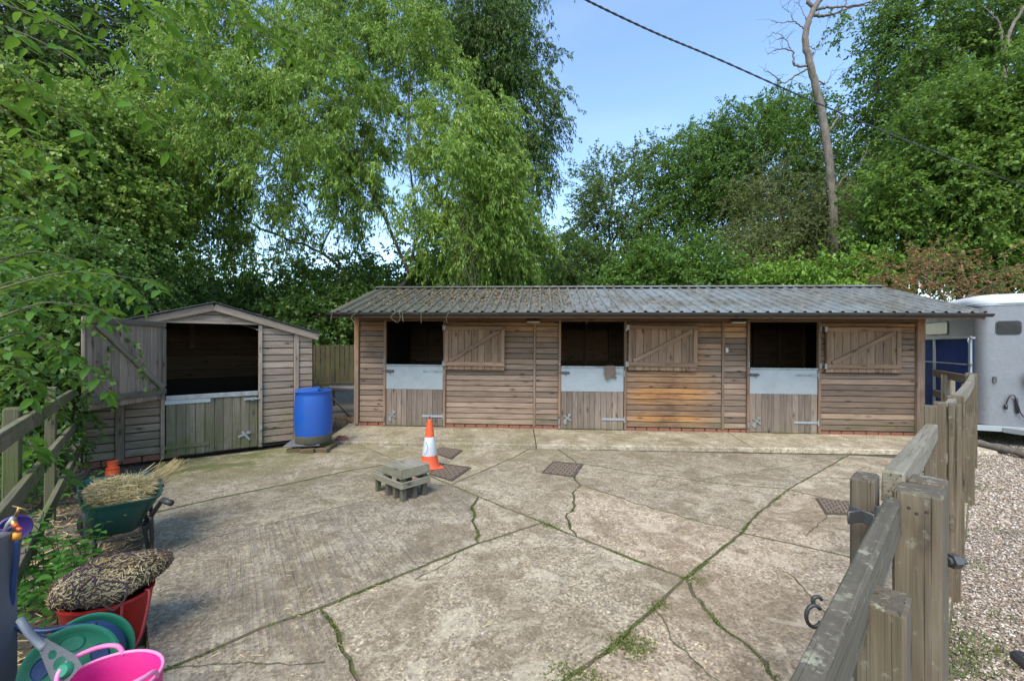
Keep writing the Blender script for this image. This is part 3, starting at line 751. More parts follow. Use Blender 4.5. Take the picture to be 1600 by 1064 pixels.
# ================================================================== SMALL SHED
SHA = math.atan2(.622, .783)
shed = thing('field_shed', 'small weathered timber shed with wide open half door beside the hedge', 'shed', (-5.07, 6.36, 0), SHA)
sh = M['shed']; S0, S1 = -.8875, 2.046; OW = 1.19; APX = .59
def shtop(s): return 2.28 - abs(s - APX) * .293
SP = .112
def lapfill(x0, x1, z0, z1fn, mat, par, yy=.016):
    w = z0
    while w < 2.4:
        zt = min(w + SP, max(z1fn(x0), z1fn(x1)) - .02)
        if zt - w < .03: break
        # trim board to the sloping verge
        lo, hi = x0, x1
        if z1fn(x0) < w + SP * .8: lo = max(x0, APX - (2.28 - .04 - w - SP * .5) / .293)
        if z1fn(x1) < w + SP * .8: hi = min(x1, APX + (2.28 - .04 - w - SP * .5) / .293)
        if hi - lo > .05:
            box('board', par, (lo + hi) / 2, yy, (w + zt) / 2, hi - lo, .024, zt - w - .013, mat, .004, (R(-2.5 + random.uniform(-.8, .8)), 0, 0))
        w += SP
box('shade_backing', shed, (S0 - .05) / 2, .05, .95, -S0 - .05, .02, 1.8, M['dark'], 0)  # dark sheet, its colour stands for the shade in the board gaps
box('shade_backing', shed, (OW + .05 + S1) / 2, .05, .95, S1 - OW - .06, .02, 1.7, M['dark'], 0)
lapfill(S0 + .03, -.545, .09, lambda s: min(shtop(s), 2.02), sh, shed); lapfill(-.44, -.055, .09, lambda s: min(shtop(s), 2.02), sh, shed)
lapfill(OW + .055, 1.715, .05, lambda s: shtop(s) - .06, sh, shed); lapfill(1.80, S1 - .03, .05, lambda s: shtop(s) - .06, sh, shed)
for w in (2.035, 2.135):
    half = (2.26 - w - .02) / .293
    box('board', shed, APX, .01, w + .047, 2 * half, .024, .09, sh, .004, (R(-2.5), 0, 0))
box('shade_backing', shed, APX, .03, 2.1, 1.3, .01, .16, M['dark'], 0)
box('stud', shed, -.492, .0, .98, .095, .04, 1.86, sh); box('stud', shed, 1.757, .0, .95, .075, .04, 1.8, sh)
box('door_jamb', shed, -.027, -.003, 1.0, .05, .06, 1.98, sh); box('door_jamb', shed, OW + .027, -.003, 1.0, .05, .06, 1.98, sh)
box('header_beam', shed, OW / 2, -.005, 2.015, 1.75, .04, .04, sh)
x = S0
while x < -.03:
    box('brick', shed, x + .1, .025, .045, .2, .07, .075, M['brick'], .005, (0, 0, R(random.uniform(-1, 1)))); x += .212
# verge boards and roof
ov = .14
for s in (-1, 1):
    xe = APX + s * (1.47 + .05)
    beam('bargeboard', shed, (APX, -.05, 2.25), (xe, -.05, 2.25 - 1.52 * .293), .028, .11, sh, .004, up=(0, 0, 1))
    for k in range(3):
        Lr = 1.6; bm = bmesh.new(); addbox(bm, Lr / 2, .52, 0, Lr, 1.035, .012, None, .003)
        o = frombm('roof_sheet', bm, M['tarp'])
        Mx = Matrix.Translation((APX, -.1 + k * 1.04, 2.325)) @ (Matrix.Rotation(0, 4, 'Z') if s > 0 else Matrix.Translation((0, 1.04, 0)) @ Matrix.Rotation(PI, 4, 'Z')) @ Matrix.Rotation(math.atan(.293), 4, 'Y')
        obm('roof_sheet', o, shed, Mx)
# walls round the inside
SD = 2.9
for x in (S0 + .01, S1 - .01):
    w = .05
    while w < 1.85: box('side_board', shed, x, SD / 2 + .04, w + .07, .022, SD - .1, .134, sh, .003); w += .14
w = .05
while w < 2.2:
    half = min(1.42, max(.2, (2.25 - w - .1) / .293)); box('back_board', shed, APX, SD, w + .07, 2 * half, .022, .134, M['inner'], .003); w += .14
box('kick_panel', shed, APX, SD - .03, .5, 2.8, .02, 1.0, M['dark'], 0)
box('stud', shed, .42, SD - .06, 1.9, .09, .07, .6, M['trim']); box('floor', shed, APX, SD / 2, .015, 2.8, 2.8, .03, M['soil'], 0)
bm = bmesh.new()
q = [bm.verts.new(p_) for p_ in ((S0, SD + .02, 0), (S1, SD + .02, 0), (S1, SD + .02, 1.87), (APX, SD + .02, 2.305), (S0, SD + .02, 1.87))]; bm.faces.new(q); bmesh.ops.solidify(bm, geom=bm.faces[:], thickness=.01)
ob('back_light_block', frombm('back_light_block', bm, M['dark']), shed)  # added sheet blocking light at the gaps up to the gable
for xx in (S0 + .03, S1 - .03): box('side_light_block', shed, xx, SD / 2 + .04, .92, .006, SD - .1, 1.84, M['dark'], 0)  # added sheets shutting light out of the side board gaps
# lower half door
dl = ob('door', boxme(OW - .015, .03, .84, M['dark'], 0), shed, (OW / 2, .03, .455))
n = 10; pw = (OW - .02) / n
for i in range(n):
    box('plank', dl, -OW / 2 + .01 + pw * (i + .5), -.03, -.015 + random.uniform(-.006, .004), pw - .005, .026, .82, M['shed_door'], .003, (0, 0, R(random.uniform(-1.5, 1.5))))
box('top_rail', dl, 0, -.035, .435, OW - .01, .05, .07, M['galv_old'], .004)
box('strap', dl, -OW / 2 + .27, -.052, .37, .55, .008, .06, M['galv'], .002)
box('strap', dl, -OW / 2 + .25, -.052, -.29, .56, .01, .05, M['mossy'], .003)
bm = bmesh.new(); addbox(bm, 0, 0, 0, .17, .014, .03, (0, R(55), 0), .002); addbox(bm, -.06, 0, .01, .1, .012, .03, (0, R(-20), 0), .002); addbox(bm, .03, -.01, .05, .06, .012, .04, None, .002)
ob('kick_latch', frombm('kick_latch', bm, M['galv_old']), dl, (.42, -.055, -.24))
bm = bmesh.new(); addbox(bm, 0, 0, 0, .17, .014, .04, None, .002); addtube(bm, [(-.06, -.02, 0), (.13, -.02, 0)], .012, 8); addbox(bm, .03, -.02, 0, .03, .03, .05, None, .003)
ob('bolt', frombm('bolt', bm, M['galv_old']), dl, (OW / 2 - .12, -.055, .345))
for z in (.12, .32, 1.0): box('catch', shed, OW + .03, -.042, z, .035, .02, .075, M['galv_old'], .003)
# upper half door swung wide open towards the camera
phi = math.atan2(-1.26, .03) - SHA
sd_ = ob('shutter', boxme(1.2, .014, 1.04, M['dark'], 0), shed)
W2 = 1.23; H2 = 1.10
Mx = Matrix.Translation((-.03, -.06, 1.455)) @ Matrix.Rotation(phi, 4, 'Z') @ Matrix.Translation((W2 / 2, 0, 0))
sd_.matrix_local = Mx
for i in range(10):
    pw = W2 / 10; box('plank', sd_, -W2 / 2 + pw * (i + .5), .02, -.01 + random.uniform(-.004, .004), pw - .005, .022, H2, M['shed'], .003, (0, 0, R(random.uniform(-1.5, 1.5))))
yy = .045
box('rail', sd_, 0, yy, H2 / 2 - .04, W2, .03, .075, M['shed_door'], .004); box('rail', sd_, .0, yy, -H2 / 2 + .10, W2, .034, .08, M['shed_door'], .004)
box('stile', sd_, W2 / 2 - .02, yy - .01, 0, .04, .03, H2, M['shed_door'], .004); box('stile', sd_, -W2 / 2 + .03, yy + .002, .03, .055, .028, H2 - .27, M['shed_door'], .004)
ax, az, bx_, bz = W2 / 2 - .16, H2 / 2 - .09, -W2 / 2 + .05, -H2 / 2 + .15
box('brace', sd_, (ax + bx_) / 2, yy + .003, (az + bz) / 2, math.hypot(ax - bx_, az - bz), .03, .08, M['shed_door'], .004, (0, -math.atan2(az - bz, ax - bx_), 0))

# ================================================================== PANEL FENCE BETWEEN THE BUILDINGS
pf = thing('panel_fence', 'mossy vertical board fence in the gap between shed and stables', 'fence', (0, 0, 0))
x0 = P(470, 540, 10.6); x1 = P(590, 540, 10.9); n = 16
for i in range(n):
    p = x0.lerp(x1, (i + .5) / n)
    box('board', pf, p.x, p.y, 1.18, (x1 - x0).length / n - .004, .018, .98 + random.uniform(-.015, .015), M['fencing'], .003, (0, 0, R(random.uniform(-2, 2))))
beam('rail', pf, x0 + Vector((0, -.04, -.95)), x1 + Vector((0, -.04, -.95)), .05, .08, M['fencing'])
beam('rail', pf, x0 + Vector((0, -.04, -1.08)), x1 + Vector((0, -.04, -1.08)), .03, .05, M['greyrail'])
for t in (.05, .95):
    p = x0.lerp(x1, t); box('post', pf, p.x, p.y + .06, .8, .09, .09, 1.75, M['fencing'])
# dark curved sheet leaning in the gap
tp = meta(ob('plastic_sheet', None), 'dark grey curved sheet lying against the board fence behind the blue barrel', 'sheet') if False else None
bm = bmesh.new(); rows = []
for k in range(9):
    a = R(10 + k * 17); rows.append([bm.verts.new((x, -math.cos(a) * .16, .12 + .22 + math.sin(a) * .22 * (1 if k < 5 else 1))) for x in (-.42, 0, .42)])
for k in range(9):
    pass
for a, b in zip(rows, rows[1:]):
    for j in range(2): bm.faces.new((a[j], a[j + 1], b[j + 1], b[j]))
bmesh.ops.solidify(bm, geom=bm.faces[:], thickness=.008)
meta(ob('plastic_sheet', smooth_angle(frombm('plastic_sheet', bm, M['tarp'])), None, (P(545, 600, 10.2).x, 10.2, .22)), 'dark grey curved sheet lying against the board fence behind the blue barrel', 'sheet')
tube('stick', None, [P(495, 598, 10.0), P(520, 622, 9.9), P(545, 650, 9.6)], .018, M['black']); bpy.data.objects['stick']['label'] = 'thin dark stick leaning in the gap behind the blue barrel'; bpy.data.objects['stick']['category'] = 'stick'

# ================================================================== LEFT PADDOCK FENCE
lf = thing('paddock_fence', 'mossy post and rail fence half hidden in the leaves on the left', 'fence', (-4, 4, 0))
lf.location = (0, 0, 0)
FD = Vector((-.882, 1, 0)); A0 = Vector((-5.60, 5.62, 0))
def LFp(k, z=0): p = A0 - FD * k; return Vector((p.x, p.y, z))
for zt0, zt1 in ((1.14, 1.25), (.74, .87), (.34, .42)):
    for ka, kb in ((0, 1.35), (1.37, 2.75), (2.77, 4.1)):
        z0_ = zt0 + (zt1 - zt0) * ka / 4.1 - .05; z1_ = zt0 + (zt1 - zt0) * kb / 4.1 - .05
        beam('rail', lf, LFp(ka, z0_), LFp(kb, z1_), .038, .10, M['mossy'], .004, wob=.002)
off = Vector((-.05, -.045, 0))
for k in (.45, 1.36, 2.76, 4.0):
    p = LFp(k) + Vector((-.06, -.053, 0)); bm_rot = math.atan2(1, -.882)
    box('post', lf, p.x, p.y, .60, .11, .075, 1.32, M['mossy'], .006, (R(random.uniform(-1, 1)), R(random.uniform(-1, 1)), bm_rot))

# ================================================================== RIGHT FENCE AND GATE POSTS
rf = thing('yard_fence', 'heavy weathered post and rail fence between the yard and gravel drive', 'fence', (2.88, 2.84, 0)); rf.location = (0, 0, 0)
RA = R(45)
def sqpost(X, Y, top, w, d, mat, rz=0.0, name='post', z0=-.05, cap=.006):
    bm = bmesh.new(); addbox(bm, 0, 0, 0, top - z0, d, w, None, cap)
    me = frombm(name, bm, mat)
    return obm(name, me, rf, Matrix.Translation((X, Y, (top + z0) / 2)) @ Matrix.Rotation(rz, 4, 'Z') @ Matrix.Rotation(-PI / 2, 4, 'Y'))
PT = M['post']
sqpost(.74, .868, 1.16, .105, .078, PT, R(43))              # short post nearest the camera
sqpost(1.195, 1.275, 1.24, .13, .105, PT, R(40))             # big post with three nail holes
sqpost(1.295, 1.355, 1.245, .10, .085, PT, R(40))            # second post tight behind it
sqpost(1.062, 1.31, 1.27, .11, .058, PT, R(44))              # gate stile with hinge
sqpost(2.76, 2.87, 1.265, .09, .062, PT, R(45))
sqpost(2.895, 2.945, 1.28, .10, .064, PT, R(45)); sqpost(2.945, 2.897, 1.275, .10, .064, PT, R(45))
sqpost(3.36, 3.30, 1.28, .10, .10, PT, R(45)); sqpost(4.84, 4.62, 1.25, .10, .10, PT, R(45)); sqpost(6.38, 6.05, 1.28, .12, .12, PT, R(45))
RL = M['railing']
beam('rail', rf, (.19, .385, 1.165), (1.125, 1.285, 1.165), .035, .10, M['greyrail'], .005, wob=.003)
beam('rail', rf, (1.195, 1.365, 1.215), (2.74, 2.84, 1.10), .055, .10, RL, .005, wob=.003)
for z in (.78, .42): beam('rail', rf, (1.30, 1.58, z), (2.74, 2.92, z), .045, .09, RL, .005); beam('rail', rf, (.22, .44, z), (1.12, 1.36, z), .04, .09, M['greyrail'], .005)
for z, m_ in ((.80, RL), (.42, RL)):
    beam('rail', rf, (2.98, 2.98, z), (4.80, 4.66, z), .04, .09, m_); beam('rail', rf, (4.84, 4.7, z), (6.36, 6.05, z), .04, .09, m_)
crv = spline([P(1476, 634, 2.98), P(1497, 615, 3.5), P(1513, 597, 4.2), P(1519, 585, 4.9), (5.55, 5.3, 1.27), (6.36, 6.03, 1.22)], 5)
for a, b in zip(crv[::3], crv[3::3]): pass
bm = bmesh.new(); rows = []
for i, p in enumerate(crv):
    t = (crv[min(i + 1, len(crv) - 1)] - crv[max(i - 1, 0)]).normalized(); s = t.cross(Vector((0, 0, 1))).normalized()
    rows.append([bm.verts.new(p + s * a + Vector((0, 0, b))) for a, b in ((-.02, 0), (.02, 0), (.02, -.1), (-.02, -.1))])
for a, b in zip(rows, rows[1:]):
    for j in range(4): bm.faces.new((a[j], b[j], b[(j + 1) % 4], a[(j + 1) % 4]))
bm.faces.new(rows[0]); bm.faces.new(rows[-1][::-1]); bmesh.ops.recalc_face_normals(bm, faces=bm.faces)
ob('curved_rail', frombm('curved_rail', bm, RL), rf)
bm = bmesh.new(); addbox(bm, 0, 0, 0, .006, .07, .035, None, .002); addbox(bm, -.025, .0, 0, .05, .006, .035, None, .002)
addtube(bm, [(.02, -.03, -.022), (.02, -.03, .022)], .015, 12); addtube(bm, [(.02, -.03, -.03), (.02, -.03, .035)], .008, 10)
h_ = ob('hinge', smooth_angle(frombm('hinge', bm, M['iron'])), rf, P(1346, 806, 1.22), (0, 0, R(15))); h_.name = 'gate_hinge'
bm = bmesh.new(); addtube(bm, [(0, 0, 0), (.05, 0, 0)], .012, 10); addtube(bm, [(.008, 0, 0), (.03, 0, 0)], .022, 6)
ob('bolt', frombm('bolt', bm, M['iron']), rf, P(1480, 876, 1.30), (0, 0, 0))
rg = [Vector((math.cos(a) * .013, 0, math.sin(a) * .018)) for a in np.linspace(R(40), R(330), 14)]
tube('latch_ring', rf, [P(1272, 962, .72) + v for v in rg], .0032, M['black'])
rg = [Vector((math.cos(a) * .008, 0, math.sin(a) * .008)) for a in np.linspace(R(20), R(230), 10)]
tube('latch_ring', rf, [P(1277, 939, .74) + v for v in rg], .003, M['black'])
for (px, py) in ((1419, 793), (1431, 802), (1447, 800)):
    bm = bmesh.new(); addtube(bm, [(0, 0, 0), (0, -.004, 0)], .0045, 8); ob('nail', frombm('nail', bm, M['dark']), rf, P(px, py, 1.205))

# fence across behind, from the stable corner to the yard fence
bf = thing('back_fence', 'low two rail timber fence between the stable corner and horse trailer', 'fence')
c0 = Vector((7.62, 7.85, 0)); c1 = Vector((6.42, 6.02, 0))
for z in (1.24, .88): beam('rail', bf, c0 + Vector((0, 0, z - .07)), c1 + Vector((0, 0, z - .07)), .04, .12, M['post'])
for t in (.32, .42): p = c0.lerp(c1, t) + Vector((.04, .03, .55)); box('post', bf, p.x, p.y, p.z, .09, .09, 1.25, M['railing'])

# ================================================================== SMALL OBJECTS
NR = np.random.default_rng(11)
def straws(n, cfun, L=(.06, .2), w=.0022, flat=.35, bend=.25, rng=NR):
    """bent ribbons; cfun(n) gives centres"""
    C = cfun(n); a = rng.normal(size=(n, 3)); a[:, 2] *= flat; a /= np.linalg.norm(a, axis=1)[:, None]
    l = rng.uniform(L[0], L[1], n)[:, None] / 2
    up = rng.normal(size=(n, 3)) * .6 + (0, -.5, 1); s = np.cross(a, up); s /= np.linalg.norm(s, axis=1)[:, None]; s *= w * rng.uniform(.6, 1.5, n)[:, None]
    m = np.cross(a, s); m /= np.linalg.norm(m, axis=1)[:, None]
    mid = C + m * l * bend * rng.uniform(-1, 1, n)[:, None]
    V = np.stack([C - a * l - s, C - a * l + s, mid - s, mid + s, C + a * l - s * .6, C + a * l + s * .6], 1).reshape(-1, 3)
    i = np.arange(n)[:, None] * 6
    Fc = np.concatenate([i + [0, 1, 3, 2], i + [2, 3, 5, 4]])
    r = rng.random(n); return V, Fc, np.concatenate([r, r])
def mkstraw(name, parent, *a, **k):
    V, Fc, r = straws(*a, **k); return ob(name, npmesh(name, V, Fc, M['straw'], r), parent)

# ---- traffic cone
cx, cy = -1.12, 5.92
cone = thing('traffic_cone', 'orange and white traffic cone standing behind the wooden step', 'traffic cone', (cx, cy, 0), R(28)); cone.scale = (.86, .86, .88)
bm = bmesh.new()
lathe(bm, [(.17, .025), (.155, .05), (.135, .10), (.122, .17), (.118, .20)], 28, None)
ob('skirt', smooth_angle(frombm('skirt', bm, M['orange'])), cone); bm = bmesh.new()
lathe(bm, [(.074, .48), (.052, .66), (.05, .67), (.05, .685), (.036, .69), (.034, .74), (.028, .75), (.001, .75)], 28)
ob('cone_body', smooth_angle(frombm('cone_body', bm, M['orange'])), cone)
bm = bmesh.new(); addbox(bm, 0, 0, .016, .36, .36, .03, None, .012); ob('base', frombm('base', bm, M['orange']), cone)
bm = bmesh.new(); lathe(bm, [(.119, .20), (.1205, .203), (.0765, .478), (.074, .48)], 28); ob('reflective_sleeve', smooth_angle(frombm('sleeve', bm, M['white'])), cone)
bm = bmesh.new(); addtube(bm, [(0, 0, .75), (0, 0, .80)], .008, 8); ob('tip', frombm('tip', bm, M['black']), cone)
pts = []
for k in range(14):
    t = k / 13; z = .22 + .2 * t; a = R(-120 - 28) + .42 * math.sin(PI * t); rr = .1205 - (z - .203) * .16 + .002
    pts.append((rr * math.cos(a), rr * math.sin(a), z))
tube('ink_line', cone, pts, .003, M['black'], 5)
# small orange cone top seen behind the barrow
sc_ = thing('small_cone', 'small orange cone behind the wheelbarrow against the shed bricks', 'traffic cone', (P(176, 745, 5.25).x, 5.25, 0))
bm = bmesh.new(); lathe(bm, [(.085, 0), (.062, .17), (.066, .175), (.066, .19), (.05, .195), (.047, .25), (.052, .255), (.052, .27), (.03, .272), (.03, .25)], 20)
ob('cone_body', smooth_angle(frombm('cone_body', bm, M['orange'])), sc_); bm = bmesh.new(); addbox(bm, 0, 0, .01, .2, .2, .02, None, .008); ob('base', frombm('base', bm, M['orange']), sc_)

# ---- two step mounting block
g0 = G(626, 786); a_ = R(38)
ms = thing('mounting_step', 'grey two step wooden mounting block in front of the traffic cone', 'wooden step', (-1.17, 4.84, 0), R(-43)); ms.scale = (.92, .92, .97)
# local: -y edge faces lower left of view, x to the right
def msb(nm, cx_, cy_, cz_, sx, sy, sz, m_, rot=(0, 0, 0)): return box(nm, ms, cx_, cy_, cz_, sx, sy, sz, m_, .004, rot)
S_ = .40; z2 = .36
# upper platform 0..S_ ; lower one extends to -x
for k in range(3): msb('top_board', -.005, -.005 + (k - 1) * .135 + .0, z2 - .009, S_, .128, .022, M['step'])
for y in (-.195, .185): msb('apron_board', -.005, y, z2 - .062, S_ + .006, .022, .085, M['step'])
for x in (-.2, .19): msb('apron_board', x, -.005, z2 - .062, .022, .36, .085, M['step'])
for x in (-.16, .15):
    for y in (-.15, .14): msb('leg', x, y, .165, .06, .055, .33, M['stepdark'])
msb('leg', 0, -.155, .09, .05, .05, .17, M['stepdark']); msb('leg', .155, 0, .09, .05, .05, .17, M['stepdark'])
msb('rail', .2, -.005, .185, .022, .40, .07, M['step'])
msb('rail', -.005 - .12, -.2, .185, .65, .022, .07, M['step']); msb('rail', -.125, .195, .185, .62, .022, .07, M['step'])
for k in range(2): msb('top_board', -.335 + .0, (-.1, .095)[k] , .228, .24, .185, .02, M['step'])
msb('rail', -.445, 0, .185, .022, .37, .07, M['step'])
for y in (-.15, .15): msb('leg', -.40, y, .085, .055, .055, .17, M['stepdark'])
bm = bmesh.new(); addbox(bm, 0, 0, 0, .07, .03, .004, None, .001); meta(ob('leaf', frombm('leaf', bm, M['yellow']), None, (-1.33, 5.06, .222), (0, 0, R(30))), 'single yellow fallen leaf lying on the lower step', 'leaf')

# ---- blue barrel on bricks
bl = G(491, 693, .10)
bar = thing('plastic_barrel', 'bright blue plastic barrel standing on old bricks beside the shed', 'barrel', (-3.19, 7.0, .118)); bar.scale = (.95, .95, .93)
bm = bmesh.new(); lathe(bm, [(.001, 0), (.27, 0), (.285, .02), (.29, .14)], 40); ob('barrel_foot', smooth_angle(frombm('foot', bm, M['grime']), 60), bar)
bm = bmesh.new(); lathe(bm, [(.29, .14), (.296, .22), (.30, .45), (.298, .62), (.288, .80), (.28, .855), (.288, .862), (.288, .885), (.275, .89), (.262, .885), (.26, .80)], 40)
ob('barrel_body', smooth_angle(frombm('body', bm, M['blue']), 60), bar)
bm = bmesh.new(); addbox(bm, 0, 0, 0, .36, .40, .02, (R(3), R(-4), R(20)), .004); ob('lid', frombm('lid', bm, M['blue']), bar, (-.1, -.02, .895))
bm = bmesh.new(); lathe(bm, [(.0, .82), (.27, .82)], 32); ob('water', frombm('water', bm, M['glass']), bar)
bs = thing('brick_stand', 'low mossy stack of old bricks under the blue barrel', 'bricks', (-3.19, 7.0, 0))
for (x, y, z, r_) in [(-.2, -.22, .033, 10), (.03, -.27, .033, 2), (.24, -.22, .033, -12), (-.24, 0, .033, 85), (.0, 0, .033, 5), (.26, .0, .033, 88), (-.18, .22, .033, 0), (.1, .22, .033, 6), (-.05, -.12, .09, 4), (.16, .0, .09, 70)]:
    box('brick', bs, x, y, z, .21, .1, .062, M['oldbrick'], .006, (R(random.uniform(-3, 3)), R(random.uniform(-3, 3)), R(r_)), .004)
box('slab', bs, -.12, -.02, .108, .52, .5, .028, M['slate'], .006, (0, 0, R(12)))
for (px, py, s, m_, lb) in [(533, 690, .11, 'brick', 'broken red brick lump beside the end of the concrete apron'), (518, 697, .09, 'oldbrick', 'mossy brick lump between the blue barrel and the red brick')]:
    p = G(px, py); bm = bmesh.new(); bmesh.ops.create_icosphere(bm, subdivisions=2, radius=s)
    for v in bm.verts: v.co = Vector((v.co.x * 1.1, v.co.y * .8, max(v.co.z * .75, -.03))) * random.uniform(.85, 1.12)
    meta(ob('brick_lump', frombm('brick_lump', bm, M[m_]), None, (p.x, p.y, .03)), lb, 'brick')

# ---- drain covers
def grate(cs, lb):
    q = [G(*c) for c in cs]; c = sum(q, Vector()) / 4
    t = thing('drain_cover', lb, 'drain cover', (c.x, c.y, 0), 0, 'iron drain covers set in the yard')
    q = [v - c for v in q]
    def bl_(u, v, z): a = q[0].lerp(q[1], u); b = q[3].lerp(q[2], u); r = a.lerp(b, v); return Vector((r.x, r.y, z))
    bm = bmesh.new()
    def strip(u0, v0, u1, v1, z0, z1):
        vs2 = [bm.verts.new(bl_(u, v, z)) for z in (z0, z1) for u, v in ((u0, v0), (u1, v0), (u1, v1), (u0, v1))]
        for k in range(4): bm.faces.new((vs2[k], vs2[(k + 1) % 4], vs2[4 + (k + 1) % 4], vs2[4 + k]))
        bm.faces.new(vs2[4:])
    for a in ((0, 0, 1, .05), (0, .95, 1, 1), (0, .05, .05, .95), (.95, .05, 1, .95)): strip(*a, 0, .010)
    bmesh.ops.recalc_face_normals(bm, faces=bm.faces)
    ob('frame', frombm('frame', bm, M['iron_grate']), t)
    bm = bmesh.new()
    vs2 = [bm.verts.new(bl_(u, v, .0055)) for u, v in ((.05, .05), (.95, .05), (.95, .95), (.05, .95))]; bm.faces.new(vs2)
    n = 8
    for i in range(n):
        for j in range(n):
            u = .07 + .86 * i / n; v = .07 + .86 * j / n
            if (i + j) % 2: strip(u, v, u + .86 / n * .92, v + .86 / n * .45, .0055, .013)
            else: strip(u, v, u + .86 / n * .45, v + .86 / n * .92, .0055, .013)
    bmesh.ops.recalc_face_normals(bm, faces=bm.faces)
    me = frombm('tread_plate', bm, [M['iron_grate'], M['iron_bar']])
    for p_ in me.polygons: p_.material_index = 1 if p_.center.z > .006 else 0
    ob('tread_plate', me, t)
grate([(673, 707), (690, 699), (723, 704), (706, 718)], 'small iron drain cover just right of the traffic cone sleeve')
grate([(670, 741), (687, 724), (737, 731), (706, 752)], 'larger iron drain cover at the foot of the traffic cone')
grate([(846, 739), (865, 721), (912, 726), (898, 746)], 'iron drain cover alone in the yard before the middle stable door')
grate([(1274, 779), (1334, 785), (1345, 805), (1290, 804)], 'rusty drain cover close to the gate post on the right')

# ---- glove / felt pad hung on the middle half door
p = SM @ Vector((ux(951), -.075, 1.13)); bm = bmesh.new()
out2 = [(-.11, .11), (.07, .12), (.10, .07), (.10, -.02), (.035, -.09), (-.05, -.16), (-.09, -.15), (-.10, -.08)]
f1 = [bm.verts.new((x, -.02, z)) for x, z in out2]; f2 = [bm.verts.new((x * .97, .015, z * .97)) for x, z in out2]
bm.faces.new(f1[::-1]); bm.faces.new(f2)
for k in range(8): bm.faces.new((f1[k], f1[(k + 1) % 8], f2[(k + 1) % 8], f2[k]))
addbox(bm, .065, 0, -.085, .12, .02, .045, (0, R(35), 0), .006)
bmesh.ops.recalc_face_normals(bm, faces=bm.faces); bmesh.ops.bevel(bm, geom=list(bm.edges), offset=.005, segments=2, affect='EDGES')
meta(ob('cloth_pad', smooth_angle(frombm('cloth_pad', bm, M['glove'])), None, p, (0, 0, R(-3.9))), 'taupe fabric pad hung over the top of the middle half door', 'cloth')

# ---- horse trailer
TA = Vector((7.88, 7.36, 0)); tr = thing('horse_trailer', 'silver and blue horse trailer parked beyond the fence at the right', 'trailer', TA, math.atan2(-.42, .907))
def plan(w, l, r, g=0, n=6):
    o = []
    for (cx_, cy_, a0) in ((r, r, PI), (w - r, r, 1.5 * PI), (w - r, l - r, 0), (r, l - r, .5 * PI)):
        for k in range(n + 1):
            a = a0 + PI / 2 * k / n; o.append((cx_ + (r + g) * math.cos(a), cy_ + (r + g) * math.sin(a)))
    return o
def extr(pl, z0, z1, cap=True):
    bm = bmesh.new(); A = [bm.verts.new((x, y, z0)) for x, y in pl]; B = [bm.verts.new((x, y, z1)) for x, y in pl]
    for k in range(len(pl)): bm.faces.new((A[k], A[(k + 1) % len(pl)], B[(k + 1) % len(pl)], B[k]))
    if cap: bm.faces.new(B); bm.faces.new(A[::-1])
    return bm
ob('body', smooth_angle(frombm('body', extr(plan(2.1, 3.6, .20), .33, 2.37), M['trailer']), 40), tr)
bm = bmesh.new(); prev = None
for g, z in ((.03, 2.36), (.035, 2.41), (.02, 2.46), (-.04, 2.50), (-.12, 2.525), (-.3, 2.54)):
    pl = plan(2.1, 3.6, .33, g); ring = [bm.verts.new((x, y, z)) for x, y in pl]
    if prev:
        for k in range(len(pl)): bm.faces.new((prev[k], prev[(k + 1) % len(pl)], ring[(k + 1) % len(pl)], ring[k]))
    prev = ring
bm.faces.new(prev); ob('roof', smooth_angle(frombm('roof', bm, M['whitepaint']), 60), tr)
bm = extr(plan(2.1, 3.6, .20, .012), 2.33, 2.365); ob('roof_trim', smooth_angle(frombm('trim', bm, M['galv'])), tr)
def rrect(bm, w, h, r, t, n=5):
    o = []
    for (cx_, cy_, a0) in ((-w / 2 + r, -h / 2 + r, PI), (w / 2 - r, -h / 2 + r, 1.5 * PI), (w / 2 - r, h / 2 - r, 0), (-w / 2 + r, h / 2 - r, .5 * PI)):
        for k in range(n + 1): a = a0 + PI / 2 * k / n; o.append((cx_ + r * math.cos(a), cy_ + r * math.sin(a)))
    A = [bm.verts.new((x, 0, z)) for x, z in o]; B = [bm.verts.new((x, t, z)) for x, z in o]
    for k in range(len(o)): bm.faces.new((A[k], A[(k + 1) % len(o)], B[(k + 1) % len(o)], B[k]))
    bm.faces.new(A[::-1]); bm.faces.new(B)
def twin(loc, rz, w=.34, h=.20):
    bm = bmesh.new(); rrect(bm, w, h, .05, .03); f = ob('window', frombm('window', bm, M['black']), tr, loc, (0, 0, rz))
    bm = bmesh.new(); rrect(bm, w - .035, h - .035, .04, .01); ob('pane', frombm('pane', bm, M['glass']), f, (0, -.006, 0))
twin((.37, -.012, 1.955), 0, .31, .23)
twin((-.012, 1.48, 2.0), R(-90), .95, .26)
box('ramp_panel', tr, -.012, 1.75, 1.10, .02, 3.2, 1.42, M['trailer_blue'], .004)
for y in (.16, 1.5, 2.6): box('ramp_bar', tr, -.034, y, 1.10, .03, .07, 1.44, M['galv'], .004)
box('ramp_bar', tr, -.034, 1.75, 1.80, .03, 3.2, .04, M['galv'], .004)
tube('bar', tr, [(-.06, .1, 1.33), (-.06, 2.4, 1.33)], .012, M['galv'], 8)
bm = bmesh.new(); addbox(bm, 0, 0, 0, .05, .2, .03, None, .004); addtube(bm, [(-.03, -.02, 0), (-.05, -.04, -.05), (-.03, -.02, -.09)], .012, 8); ob('latch', frombm('latch', bm, M['galv']), tr, (-.045, .12, 1.79))
bm = bmesh.new(); addbox(bm, 0, 0, 0, .05, .12, .04, None, .004); ob('latch', frombm('latch', bm, M['iron']), tr, (-.06, .12, 1.33))
